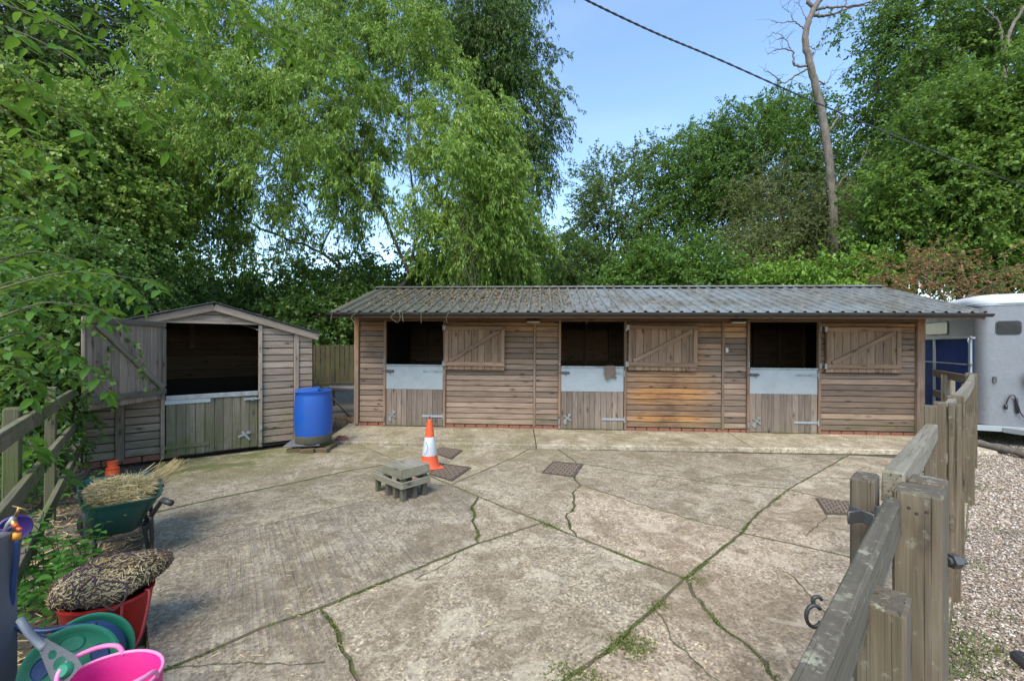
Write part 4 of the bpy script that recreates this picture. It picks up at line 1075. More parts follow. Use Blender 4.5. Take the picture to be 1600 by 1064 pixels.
bm = bmesh.new(); rrect(bm, .045, .11, .02, .025); ob('handle', frombm('handle', bm, M['iron']), tr, (.20, -.03, 1.09))
tube('cable', tr, spline([(.33, -.03, .68), (.36, -.05, .82), (.42, -.05, .84), (.46, -.06, .68), (.5, -.06, .54), (.6, -.06, .44), (.8, -.08, .38)], 6), .009, M['black'])
tube('plug', tr, [(.33, -.035, .69), (.325, -.035, .61)], .022, M['black'], 8); tube('cable_clip', tr, [(.45, -.035, .80), (.465, -.035, .55)], .02, M['black'], 8)
box('lamp', tr, .64, -.13, 1.12, .17, .2, .17, M['white'], .02, (R(10), R(20), R(30)))
box('chassis_beam', tr, 1.05, -.02, .28, 2.2, .06, .09, M['galv'], .004)
beam('drawbar', tr, (.3, -.05, .27), (1.05, -1.1, .27), .06, .08, M['galv']); beam('drawbar', tr, (1.8, -.05, .27), (1.05, -1.1, .27), .06, .08, M['galv'])
box('underframe', tr, 1.05, 1.85, .27, 1.9, 3.4, .1, M['iron'], .004)
for y in (1.7, 2.45):
    bm = bmesh.new(); lathe(bm, [(.12, -.08), (.26, -.09), (.30, -.06), (.30, .06), (.26, .09), (.12, .08), (.1, 0)], 24, Matrix.Rotation(PI / 2, 4, 'Y'))
    for x in (.12, 1.98): ob('wheel', smooth_angle(frombm('wheel', bm.copy() if x < 1 else bm, M['rubber'])), tr, (x, y, .27))

# ---- log on the gravel
pts = [G(1525, 692, .06), G(1575, 703, .06), G(1640, 716, .06)]; bm = bmesh.new(); addtube(bm, spline(pts, 6), .06, 8, True, [.06 + .012 * math.sin(i * 1.7) for i in range(13)])
meta(ob('log', frombm('log', bm, M['bark_grey'], True)), 'mossy brown log lying on the gravel below the trailer', 'log')
# ---- dark bin corner low right
kb = thing('dark_box', 'dark grey flat box on the gravel at the lower right', 'box', (2.20, 1.42, 0), R(-18))
bm = bmesh.new(); addbox(bm, 0, 0, .2, .55, .45, .4, None, .02); ob('body', frombm('body', bm, M['slate']), kb)
bm = bmesh.new(); addbox(bm, 0, 0, .425, .6, .5, .045, None, .012); ob('lid', frombm('lid', bm, M['black']), kb)

# ---- overhead cable
cpts = [P(880, -22, 4.6), P(915, 0, 4.8), P(1020, 50, 5.4), P(1127, 95, 6.0), P(1278, 162, 7.0), P(1439, 229, 8.6), P(1600, 291, 10.6), P(1900, 400, 16)]
sp = spline(cpts, 14)
cb = thing('overhead_cable', 'black twisted overhead cable crossing the blue sky', 'cable', sp[0]); cb.location = (0, 0, 0)
for ph in (0, PI):
    q = []
    L = 0
    for i, p_ in enumerate(spline(sp, 4)):
        a = i * .55 + ph; q.append(p_ + Vector((math.cos(a) * .0045, 0, math.sin(a) * .006)))
    tube('wire', cb, q, .0085, M['black'], 6)

# ---- wheelbarrow with straw
wb = thing('wheelbarrow', 'dark green plastic wheelbarrow on a black tubular frame beside the fence', 'wheelbarrow', (-3.28, 3.72, 0))
def wl_(v): return Vector(v) - Vector((-3.28, 3.72, 0))
rimz = .50
c_nl, c_nr, c_fr, c_fl = P(128, 796, 3.12), P(253, 775, 3.36), P(246, 735, 4.02), P(122, 750, 3.72)
ctr = (c_nl + c_nr + c_fr + c_fl) / 4; bot = Vector((ctr.x + .0, ctr.y - .08, .24))
def rring(s, z, rad=.25, n=7, cs=(c_nl, c_nr, c_fr, c_fl)):
    o = []
    for i in range(4):
        c = cs[i]; a = cs[i - 1]; b = cs[(i + 1) % 4]
        p0 = c.lerp(a, rad); p2 = c.lerp(b, rad)
        for k in range(n + 1):
            t = k / n; o.append(p0 * (1 - t) ** 2 + c * 2 * t * (1 - t) + p2 * t * t)
    m_ = sum(cs, Vector()) / 4
    return [Vector((bot.x + (p.x - m_.x) * s, bot.y + (p.y - m_.y) * s, z if z is not None else p.z)) if z is not None else Vector((m_.x + (p.x - m_.x) * s, m_.y + (p.y - m_.y) * s, p.z)) for p in o]
bm = bmesh.new(); rs = []
for s, z in ((1.03, -1), (1.06, -2), (1.0, -3), (.66, .25), (.6, .235), (.0, .235)):
    if z < 0: rg_ = rring(s, None); rg_ = [p + Vector((0, 0, (-.022, 0, 0)[int(-z) - 1])) for p in rg_]
    else: rg_ = rring(s, z)
    rs.append([bm.verts.new(wl_(p)) for p in rg_])
for a, b in zip(rs, rs[1:]):
    for k in range(len(a)): bm.faces.new((a[k], a[(k + 1) % len(a)], b[(k + 1) % len(a)], b[k]))
bmesh.ops.remove_doubles(bm, verts=bm.verts, dist=.0005); bmesh.ops.recalc_face_normals(bm, faces=bm.faces)
bmesh.ops.solidify(bm, geom=bm.faces[:], thickness=.006)
ob('tray', smooth_angle(frombm('tray', bm, M['green_tray']), 50), wb)
nb = lambda px, py, Y: wl_(P(px, py, Y))
br = .016
tube('frame_tube', wb, spline([nb(108, 850, 3.25), nb(145, 834, 3.22), nb(190, 826, 3.30), nb(228, 815, 3.42), nb(240, 800, 3.36), nb(252, 783, 3.28), nb(258, 781, 3.26), nb(268, 785, 3.24)], 5), br, M['black'])
tube('grip', wb, [nb(254, 781, 3.27), nb(268, 786, 3.235)], .022, M['black'])
dfar = Vector((-.36, .42, 0))
tube('frame_tube', wb, spline([nb(145, 834, 3.22) + dfar, nb(190, 826, 3.30) + dfar, nb(228, 815, 3.42) + dfar, nb(240, 800, 3.36) + dfar, nb(258, 787, 3.26) + dfar], 5), br, M['black'])
tube('leg', wb, spline([nb(225, 820, 3.40), nb(229, 846, 3.44), wl_(G(233, 859, .015)), nb(237, 846, 3.44), nb(236, 806, 3.38)], 5), .015, M['black'])
lg = wl_(G(233, 859, .015)) + dfar
tube('leg', wb, spline([nb(225, 820, 3.40) + dfar, lg + Vector((-.02, 0, .1)), lg, lg + Vector((.03, 0, .1)), nb(236, 806, 3.38) + dfar], 5), .015, M['black'])
tube('strut', wb, [nb(132, 800, 3.2), nb(146, 836, 3.22)], .014, M['black']); tube('strut', wb, [nb(146, 836, 3.24), nb(150, 880, 3.24)], .014, M['black'])
wc = wl_(Vector((-3.50, 3.72, .165))); ax_ = Vector((-.6, .78, 0)).normalized()
bm = bmesh.new(); MR = ax_.to_track_quat('Z', 'Y').to_matrix().to_4x4()
lathe(bm, [(.02, -.02), (.10, -.03), (.13, -.04), (.155, -.025), (.16, 0), (.155, .025), (.13, .04), (.10, .03), (.02, .02)], 24, MR)
ob('wheel', smooth_angle(frombm('wheel', bm, M['rubber'])), wb, wc)
# straw heap in the barrow
m_ = ctr
def mound(n):
    a = NR.uniform(0, 2 * PI, n); r = np.sqrt(NR.random(n)) * .80
    ex = np.array((c_nr + c_fr - c_nl - c_fl) / 4); ey = np.array((c_fl + c_fr - c_nl - c_nr) / 4)
    base = np.array(m_)[None] + (np.cos(a) * r)[:, None] * ex * 1.0 + (np.sin(a) * r)[:, None] * ey
    base[:, 2] = np.array(m_)[2] - .065 + .125 * (1 - r ** 2) * NR.uniform(.7, 1.05, n); return base
sp_ = thing('straw_heap', 'heap of pale loose straw piled in the green wheelbarrow', 'straw', (m_.x, m_.y, m_.z)); sp_.location = (0, 0, 0)
bm = bmesh.new(); bmesh.ops.create_icosphere(bm, subdivisions=4, radius=1)
exv = (c_nr + c_fr - c_nl - c_fl) / 4; eyv = (c_fl + c_fr - c_nl - c_nr) / 4
for v in bm.verts: q = v.co.copy(); v.co = m_ + exv * q.x * .95 + eyv * q.y * .95 + Vector((0, 0, -.085 + .11 * q.z + random.uniform(-.008, .008)))
ob('straw_core', frombm('straw_core', bm, M['straw'], False), sp_)
o = mkstraw('straw', sp_, 3300, mound, L=(.05, .20), w=.0024, flat=.2); o['kind'] = 'stuff'
tip = np.array(P(250, 742, 3.85))
def wisp(n): return tip + NR.normal(size=(n, 3)) * (.05, .04, .03)
V, Fc, r = straws(90, wisp, L=(.2, .38), w=.002); 
C = wisp(90); a = np.array([.75, .2, .6]) + NR.normal(size=(90, 3)) * .22; a /= np.linalg.norm(a, axis=1)[:, None]; l = NR.uniform(.08, .2, 90)[:, None]
s = np.cross(a, (0, -1, .2)); s /= np.linalg.norm(s, axis=1)[:, None]; s *= .002
V = np.stack([C - a * l - s, C - a * l + s, C + a * l + s, C + a * l - s], 1).reshape(-1, 3); Fc = np.arange(90)[:, None] * 4 + [0, 1, 2, 3]
o = ob('straw_wisp', npmesh('wisp', V, Fc, M['straw'], NR.random(90)), sp_); o['kind'] = 'stuff'

# ---- red tub, hay net, rope
rt = thing('rubber_tub', 'round red rubber tub under the hay net', 'tub', (-2.25, 2.42, 0)); rt.scale = (.88, .88, .92)
bm = bmesh.new(); lathe(bm, [(.001, 0), (.17, 0), (.185, .012), (.235, .30), (.243, .305), (.243, .318), (.228, .318), (.18, .02), (.001, .02)], 40, Matrix.Diagonal((1, .92, 1, 1)))
ob('tub_body', smooth_angle(frombm('tub_body', bm, M['red']), 50), rt)
def rope(name, par, pts, r, m_): return tube(name, par, spline(pts, 6), r, m_, 6)
rope('handle', rt, [(.20, -.12, .31), (.215, -.14, .22), (.24, -.15, .10), (.28, -.15, .06), (.315, -.13, .12), (.315, -.08, .24), (.29, -.03, .33), (.24, .0, .33)], .0075, M['redrope'])
hn = thing('hay_net', 'purple brown string net stuffed with hay lying on the red tub', 'hay net', (-2.25, 2.44, .265)); hn.scale = (.80, .82, .85); 
# ellipsoid axes
HC = Vector((-.02, 0, .10)); e1 = Vector((.31, .09, .05)); e2_ = Vector((-.07, .24, .0)); e3 = Vector((-.03, 0, .125))
def hp(u, v, k=1.0): # u azimuth, v elevation
    lum = 1 + .09 * math.sin(3 * u + 2 * v) + .06 * math.sin(5 * u - 3 * v)
    taper = 1.0
    return HC + (e1 * math.cos(u) * math.cos(v) + e2_ * math.sin(u) * math.cos(v) + e3 * math.sin(v)) * (k * lum)
bm = bmesh.new(); bmesh.ops.create_icosphere(bm, subdivisions=5, radius=1)
for v in bm.verts: q = v.co.normalized(); v.co = hp(math.atan2(q.y, q.x), math.asin(max(-1, min(1, q.z))), .94 + random.uniform(-.02, .02))
ob('hay', frombm('hay', bm, M['straw'], False), hn)
def onnet(n):
    u = NR.uniform(0, 2 * PI, n); v = np.arcsin(NR.uniform(-.5, 1, n)); return np.array([list(hp(a, b, NR.uniform(.95, 1.03))) for a, b in zip(u, v)])
n = 2600; uu = NR.uniform(0, 2 * PI, n); vv_ = np.arcsin(NR.uniform(-.5, 1, n)); Cn = np.array([list(hp(a, b, NR.uniform(.95, 1.02))) for a, b in zip(uu, vv_)])
nrm = Cn - np.array(HC); nrm /= (np.array([.31, .24, .125]) ** 2); nrm /= np.linalg.norm(nrm, axis=1)[:, None]
a = NR.normal(size=(n, 3)) + np.array(e1)[None] * 3; a -= nrm * (a * nrm).sum(1)[:, None] * .9; a /= np.linalg.norm(a, axis=1)[:, None]; l = NR.uniform(.012, .045, n)[:, None]; s = np.cross(a, nrm) * .0022
mid = Cn + nrm * .004; V = np.stack([Cn - a * l - s, Cn - a * l + s, mid - s, mid + s, Cn + a * l - s, Cn + a * l + s], 1).reshape(-1, 3); ii = np.arange(n)[:, None] * 6; r = NR.random(n)
o = ob('hay_strands', npmesh('hay_strands', V, np.concatenate([ii + [0, 1, 3, 2], ii + [2, 3, 5, 4]]), M['straw'], np.concatenate([r, r])), hn); o['kind'] = 'stuff'
bm = bmesh.new()
for sgn in (1, -1):
    for k in range(40):
        pts = []
        for j in range(31):
            t = j / 30; v = -.7 + 2.1 * t; u = 2 * PI * k / 40 + sgn * 1.5 * t
            pts.append(hp(u, v, 1.015 + .01 * math.sin(j * 2.0 + k)))
        addtube(bm, pts, .0042, 3, False)
ob('netting', frombm('netting', bm, M['rope'], True), hn)
rope('drawstring', hn, [(-.05, -.22, .12), (.03, -.24, .17), (.08, -.2, .22), (.12, -.23, .18), (.18, -.22, .20), (.26, -.18, .17), (.29, -.2, .1), (.25, -.24, .04), (.2, -.25, .07)], .006, M['rope'])
rope('drawstring', hn, [(.02, -.25, .12), (.05, -.27, .08), (.0, -.265, .06), (-.02, -.26, .1), (.03, -.255, .14)], .006, M['rope'])

# ---- pink tub
pk = thing('trug', 'bright pink flexible rubber trug at the bottom left corner', 'tub', (-1.61, 1.73, 0)); pk.scale = (.93, .93, .95)
bm = bmesh.new(); MT = Matrix.Rotation(R(0), 4, 'Z') @ Matrix.Diagonal((1.0, .9, 1, 1))
prof = [(.001, .0), (.16, 0), (.175, .015), (.198, .345), (.198, .35), (.190, .35), (.168, .02), (.001, .02)]
lathe(bm, prof, 48, MT)
ob('tub_body', smooth_angle(frombm('tub_body', bm, M['pink']), 50), pk)
bm = bmesh.new(); rg_ = [Vector((.195 * math.cos(a), .176 * math.sin(a), .352)) for a in np.linspace(0, 2 * PI, 49)]
addtube(bm, rg_, .007, 8, False); ob('rim', frombm('rim', bm, M['pinkrim'], True), pk)
for a0 in (R(150), R(-30)):
    hp_ = lambda da, r, z: (.195 * r * math.cos(a0 + R(da)), .176 * r * math.sin(a0 + R(da)), z)
    rope('handle', pk, [hp_(-38, 1.0, .345), hp_(-30, 1.04, .385), hp_(-12, 1.08, .40), hp_(12, 1.08, .40), hp_(30, 1.04, .385), hp_(38, 1.0, .345)], .010, M['pinkrim'])

# ---- hose reel
hr = thing('hose_reel', 'green and grey garden hose reel wound with dark blue hose', 'hose reel', (-1.965, 1.97, .225)); hr.scale = (.9, .9, .9)
axd = Vector((.38, -.86, .22)).normalized(); Q = axd.to_track_quat('Z', 'Y').to_matrix().to_4x4()
def disc(zc, nm):
    bm = bmesh.new(); lathe(bm, [(.001, .006), (.05, .006), (.06, -.004), (.165, -.004), (.178, .010), (.19, .010), (.196, .0), (.19, -.012), (.16, -.012), (.001, -.012)], 48, Q @ Matrix.Translation((0, 0, zc)))
    o = ob(nm, smooth_angle(frombm(nm, bm, M['reel_green']), 50), hr)
    for k in range(5):
        a = 2 * PI * k / 5 + .35; bm = bmesh.new()
        MM = Q @ Matrix.Translation((0, 0, zc)) @ Matrix.Rotation(a, 4, 'Z') @ Matrix.Translation((.115, 0, .0)) @ Matrix.Diagonal((.033, .045, 1, 1))
        lathe(bm, [(1.12, -.003), (1.06, .004), (.97, -.001), (.001, -.0028)], 24, MM)
        ob('dimple_disc', smooth_angle(frombm('dimple_disc', bm, M['reel_green'] if k % 2 else M['hose']), 30), o)  # raised disc; the dark ones have a dimple's shade put into the colour
    return o
disc(.075, 'side_disc'); disc(-.11, 'side_disc')
bm = bmesh.new()
for lay, rr in ((0, .145), (1, .128), (2, .158)):
    for k in range(9 - lay):
        z = -.095 + k * .019 + .009 * lay
        addtube(bm, [(Q @ Vector((rr * math.cos(a), rr * math.sin(a), z))) for a in np.linspace(0, 2 * PI, 33)], .0085, 6, False)
ob('hose_coils', frombm('hose_coils', bm, M['hose'], True), hr)
# grey A-frame with tubular handle
def hx(px, py, Y): return P(px, py, Y) - Vector((-1.90, 1.95, .25))
def plate(pts2, th, holes):
    # flat plate in the disc plane with real oval openings
    bm = bmesh.new(); from mathutils.geometry import delaunay_2d_cdt
    vsl = [Vector(p_) for p_ in pts2]; fcs = [list(range(len(pts2)))]; 
    for (cx3, cy3, rx3, ry3) in holes:
        s0 = len(vsl); vsl += [Vector((cx3 + rx3 * math.cos(2 * PI * k / 14), cy3 + ry3 * math.sin(2 * PI * k / 14))) for k in range(14)]; fcs.append(list(range(s0, s0 + 14)))
    rv = delaunay_2d_cdt(vsl, [], fcs, 1, 1e-6); top = [bm.verts.new((v.x, v.y, 0)) for v in rv[0]]
    for f3 in rv[2]:
        cc = sum((rv[0][k] for k in f3), Vector((0, 0))) / 3
        if any(((cc.x - h[0]) / h[2]) ** 2 + ((cc.y - h[1]) / h[3]) ** 2 < .98 for h in holes): continue
        bm.faces.new([top[k] for k in f3])
    bmesh.ops.solidify(bm, geom=bm.faces[:], thickness=th); bmesh.ops.recalc_face_normals(bm, faces=bm.faces); return bm
ctr3 = hx(118, 1044, 1.70); xdir = (hx(75, 994, 1.75) - ctr3).normalized(); zdir = (axd - xdir * axd.dot(xdir)).normalized(); ydir = zdir.cross(xdir)
PM = Matrix((xdir, ydir, zdir)).transposed().to_4x4(); PM.translation = ctr3
Lp = (hx(75, 994, 1.75) - ctr3).length
bm = plate([(-.045, -.05), (-.05, .045), (.02, .055), (Lp, .020), (Lp, -.018), (.02, -.055)], .012, [(.045, 0, .030, .026), (.105, 0, .022, .016)]) if Lp > .14 else plate([(-.045, -.05), (-.05, .045), (.02, .055), (Lp, .020), (Lp, -.018), (.02, -.055)], .012, [(.03, 0, .026, .022)])
obm('side_frame', frombm('side_frame', bm, M['grey_plastic']), hr, PM)
bm = bmesh.new(); lathe(bm, [(.001, .022), (.024, .022), (.03, .012), (.034, 0), (.034, -.01)], 20, PM); ob('hub', smooth_angle(frombm('hub', bm, M['reel_green'])), hr)
tube('handle', hr, spline([hx(37, 955, 1.86), hx(52, 978, 1.82), hx(70, 996, 1.76), hx(80, 1004, 1.74)], 5), .017, M['grey_plastic'], 10)
tube('handle', hr, spline([hx(40, 960, 1.98), hx(60, 978, 2.0), hx(84, 990, 2.02)], 5), .012, M['grey_plastic'], 8)
gh = thing('garden_hose', 'dark blue hose hanging from the tap down to the reel', 'hose')
tube('hose', gh, spline([P(27, 842, 1.95), P(26, 870, 1.95), P(20, 920, 1.95), P(18, 960, 1.96), P(30, 980, 1.97), P(70, 985, 1.98), P(110, 978, 2.0), P(150, 975, 2.0)], 6), .0105, M['hose'], 8)
tube('hose', gh, spline([P(18, 955, 1.97), P(22, 975, 1.98), P(45, 990, 1.98), P(75, 1000, 1.97), P(95, 1012, 1.93)], 6), .0105, M['hose'], 8)
tube('connector', gh, [P(27, 832, 1.95), P(26, 842, 1.95)], .014, M['yellow'], 10)
# ---- standpipe with purple hose guide
spn = thing('standpipe', 'grey post with brass tap and purple hose guide at the left edge', 'standpipe', (-2.30, 1.93, 0))
bm = bmesh.new(); addbox(bm, 0, 0, .41, .12, .10, .84, None, .01); ob('post', frombm('post', bm, M['slate']), spn)
lp = lambda px, py, Y: P(px, py, Y) - Vector((-2.30, 1.93, 0))
bm = bmesh.new(); c_ = lp(22, 826, 2.02); axp = Vector((.9, -.6, .1)).normalized().to_track_quat('Z', 'Y').to_matrix().to_4x4()
lathe(bm, [(.001, 0), (.04, .0), (.056, .010), (.062, .0), (.058, -.008), (.001, -.008)], 28, Matrix.Translation(c_) @ axp); ob('hose_guide', smooth_angle(frombm('hose_guide', bm, M['purple'])), spn)
tube('guide_arm', spn, [lp(-6, 832, 1.95), lp(12, 828, 1.95), lp(26, 818, 1.95)], .009, M['purple'], 8)
tube('tap_pipe', spn, [lp(6, 838, 1.95), lp(14, 818, 1.95), lp(22, 808, 1.95)], .011, M['galv_old'], 8); tube('tap', spn, [lp(20, 812, 1.95), lp(27, 828, 1.95)], .012, M['brass'], 8)
tube('tap_handle', spn, [lp(20, 790, 1.95), lp(30, 793, 1.95), lp(40, 796, 1.95)], .004, M['brass'], 6); tube('spindle', spn, [lp(25, 806, 1.95), lp(30, 793, 1.95)], .006, M['brass'], 6)
for px, py in ((24, 820), (30, 826)): box('clip', spn, *lp(px, py, 1.93), .02, .014, .012, M['orange'], .003, (0, R(20), 0))

# ================================================================== GROUND DETAIL
# grass and moss in the joints
def blades(P0, h, w, rng, lean=.5):
    n = len(P0); az = rng.uniform(0, 2 * PI, n); d = np.stack([np.cos(az), np.sin(az), np.zeros(n)], 1)
    ln = rng.uniform(.1, lean, n)[:, None] * h; s = np.stack([-d[:, 1], d[:, 0], np.zeros(n)], 1) * w
    up = np.array([0, 0, 1.0])
    m = P0 + up * h * .6 + d * ln * .35; t = P0 + up * h * .9 + d * ln
    V = np.stack([P0 - s, P0 + s, m + s * .8, m - s * .8, t], 1).reshape(-1, 3); i = np.arange(n)[:, None] * 5
    Fq = np.concatenate([i + [0, 1, 2], i + [0, 2, 3], i + [3, 2, 4]]); r = rng.random(n); return V, Fq, np.concatenate([r, r, r])
PB = []; HB = []
dens = {('n5', 'n11'): 130, ('n11', 'n4'): 210, ('n4', 'cb'): 230, ('cb', 'n12'): 260, ('n7', 'k2'): 150, ('k2', 'n3'): 90, ('k1', 'k2'): 150, ('n3', 'l1'): 160, ('n2', 'k1'): 60, ('k1', 'n3'): 70,
        ('l1', 'n4'): 90, ('f0', 'l1'): 90, ('n7', 'ab'): 120, ('a1', 'n7'): 90, ('g0', 'n5'): 26, ('f0', 'n11'): 40, ('d0', 'n2'): 55, ('e0', 'e2'): 30, ('n11', 'f2'): 60, ('n5', 'f3'): 70, ('n4', 'mb'): 60, ('n8', 'a1'): 50}
for k, dn in dens.items():
    pts = line(*k)
    for p, q in zip(pts, pts[1:]):
        L = (q - p).length; c = .5 + .5 * math.sin(p.x * 7.3 + p.y * 5.1) * math.sin(p.x * 2.9 - p.y * 6.7); c = max(0, c - .22) ** 1.5 * 2.2
        n = NR.poisson(dn * L * c * 3.0)
        for _ in range(n):
            v = p.lerp(q, NR.random()); PB.append((v.x + NR.normal() * .007, v.y + NR.normal() * .007, -.015)); HB.append(.006 + .014 * c * NR.random() * 1.3)
for (px, py, rr, n, hh) in [(985, 1008, .07, 420, .06), (900, 1055, .07, 360, .055), (1088, 905, .05, 160, .035), (1030, 945, .04, 110, .035), (1500, 1000, .14, 420, .06), (1495, 1040, .1, 240, .05), (858, 820, .04, 110, .03), (895, 797, .03, 70, .03),
                            (480, 957, .06, 130, .03), (1545, 680, .3, 500, .07), (1560, 960, .1, 60, .04), (1215, 790, .03, 60, .03), (1240, 772, .04, 70, .03), (440, 960, .05, 60, .03), (1515, 880, .06, 60, .04), (1525, 760, .1, 90, .05), (1570, 830, .08, 50, .04)]:
    c = G(px, py)
    for _ in range(int(n * .7)): PB.append((c.x + NR.normal() * rr, c.y + NR.normal() * rr * .8, -.012)); HB.append(hh * .55 * NR.uniform(.35, 1.1))
PB = np.array(PB); HB = np.array(HB)[:, None]
V, Fc, r = blades(PB, HB, .0018 + HB * .05, NR, 1.1)
meta(ob('grass', npmesh('grass', V, Fc, M['l_grass'], r)), 'short green grass and moss growing in the concrete joints', 'grass', kind='stuff')
ok = np.repeat(np.arange(len(PB)), 2); mp_ = PB[ok] + NR.normal(size=(len(ok), 3)) * (.012, .012, 0); mp_[:, 2] = -.006 + NR.random(len(ok)) * .01
# loose debris: bits of straw and leaf on the yard
def yardpts(n):
    x = NR.uniform(-3.4, 3.5, n); y = NR.uniform(1.9, 7.6, n); ok = (x < y * .98 - .1) & (x > -y * 1.0 + .4) ; x, y = x[ok], y[ok]; return np.stack([x, y, np.full(len(x), .012)], 1)
pp = yardpts(4200); w_ = np.exp(-((pp[:, 0] + 2.6) ** 2 + (pp[:, 1] - 3.4) ** 2) / 2.2) + .12; pp = pp[NR.random(len(pp)) < w_]
V, Fc, r = straws(len(pp), lambda n: pp, L=(.012, .075), w=.0011, flat=.04)
meta(ob('scattered_straw', npmesh('scattered_straw', V, Fc, M['straw'], r)), 'scattered bits of straw on the concrete around the barrow', 'straw', kind='stuff')

def flakes(Pt, s, rng, mat, name, lab, tilt=.3, cat='leaf litter'):
    n = len(Pt); az = rng.uniform(0, 2 * PI, n); a = np.stack([np.cos(az), np.sin(az), rng.normal(size=n) * tilt], 1); b = np.stack([-np.sin(az), np.cos(az), rng.normal(size=n) * tilt], 1)
    L = rng.uniform(.5, 1.3, n)[:, None] * s; V = np.stack([Pt - a * L, Pt - b * L * .5, Pt + a * L, Pt + b * L * .5], 1).reshape(-1, 3)
    V[:, 2] += np.abs(rng.normal(size=len(V))) * s * .15
    return meta(ob(name, npmesh(name, V, np.arange(n)[:, None] * 4 + [0, 1, 2, 3], mat, rng.random(n))), lab, cat, kind='stuff')
flakes(mp_, .007, NR, M['l_grass'], 'moss', 'bright green moss cushions in the slab joints', .5, 'moss')
pp = yardpts(7000); pp[:, 2] = .008; flakes(pp, .006, NR, M['l_litter'], 'yard_litter', 'tiny brown leaf crumbs scattered over the concrete yard')
# earth strip at the left and gap: litter and straw
n = 9000; x = NR.uniform(-6.2, -1.8, n); y = NR.uniform(1.6, 6.0, n); ok = (x < -y * .84 + .22) & (x > -y * 1.06 - .3); pp = np.stack([x, y, np.full(n, -.035)], 1)[ok]
pp = np.concatenate([pp, np.stack([NR.uniform(-4.2, -2.9, 1500), NR.uniform(8.2, 10.6, 1500), np.full(1500, -.03)], 1)])
flakes(pp, .02, NR, M['l_litter'], 'leaf_litter', 'brown leaf litter along the foot of the left fence', .5)
pq = pp[NR.random(len(pp)) < .35]; pq = pq[(pq[:, 1] < 4.8)]
V, Fc, r = straws(len(pq), lambda n: pq + (0, 0, .02), L=(.05, .18), w=.0018, flat=.15)
meta(ob('spilled_straw', npmesh('spilled_straw', V, Fc, M['straw'], r)), 'spilled straw on the earth under the wheelbarrow and fence', 'straw', kind='stuff')
# roof litter and twigs
n = 5200; u = NR.beta(1.5, 1.6, n) * 5.3 + .1; v = EV + .1 + NR.beta(1.6, 1.25, n) * (RV - EV - .15)
keep = (NR.random(n) < np.where(u < 4.2, 1, .35)); u, v = u[keep], v[keep]; w = EW + (v - EV) / (RV - EV) * (RW - EW) + .012 + NR.random(len(u)) * .02
SMn = np.array(SM); Q3 = np.stack([u, v, w], 1) @ SMn[:3, :3].T + SMn[:3, 3]
flakes(Q3, .022, NR, M['l_litter'], 'roof_litter', 'brown fallen leaves lying thickly on the left half of the stable roof', .4)
for (px, py), wch in zip([(545, 500), (578, 497), (632, 494), (640, 498), (648, 492), (672, 502), (705, 498)], ['leftmost dead twig curling over the gutter end', 'second dead twig from the left on the stable gutter', 'third dead twig from the left, over the first door', 'fourth dead twig from the left, over the first door', 'fifth dead twig from the left, above the first steel plate', 'sixth dead twig from the left, near the first shutter', 'rightmost dead twig hanging over the stable gutter']):
    u0 = ux(px) + .1; pts = [SM @ Vector((u0, EV - .03, EW + .06)), SM @ Vector((u0 + random.uniform(-.05, .05), EV - .10, EW - .02)), SM @ Vector((u0 + random.uniform(-.06, .06), EV - .11, EW - .10)), SM @ Vector((u0 + random.uniform(-.02, .12), EV - .10, EW - .17 - random.random() * .06))]
    meta(tube('hanging_twig', None, spline(pts, 5), .0045, M['twig'], 5), wch, 'twig', 'curly twigs hanging from the gutter')
# gravel
n = 80000; y = NR.uniform(1.1, 9.0, n) ** 1.0; y = 1.0 + 8.5 * NR.random(n) ** 1.7; x = y * NR.uniform(.97, 1.32, n) + NR.uniform(-.05, .3, n)
sz = NR.uniform(.0045, .0105, n)[:, None] * (1 + (y[:, None] > 4) * .5); c = np.stack([x, y, np.full(n, -.028)], 1); c[:, 2] += NR.random(n) * .012
base = np.array([[1, 0, 0], [0, 1, 0], [-1, 0, 0], [0, -1, 0], [0, 0, .7], [0, 0, -.7]], float)
az = NR.uniform(0, 2 * PI, n); ca, sa = np.cos(az)[:, None], np.sin(az)[:, None]
B = base[None] * NR.uniform(.6, 1.35, (n, 6, 1)); Vx = B[:, :, 0] * ca - B[:, :, 1] * sa; Vy = B[:, :, 0] * sa + B[:, :, 1] * ca
V = (np.stack([Vx, Vy, B[:, :, 2]], 2) * sz[:, None] + c[:, None]).reshape(-1, 3)
tri = np.array([[0, 1, 4], [1, 2, 4], [2, 3, 4], [3, 0, 4]]); Fc = (np.arange(n)[:, None, None] * 6 + tri[None]).reshape(-1, 3)
meta(ob('gravel', npmesh('gravel', V, Fc, M['pebble'], np.repeat(NR.random(n), 4), True)), 'loose tan and white gravel beyond the yard fence', 'gravel', kind='stuff')

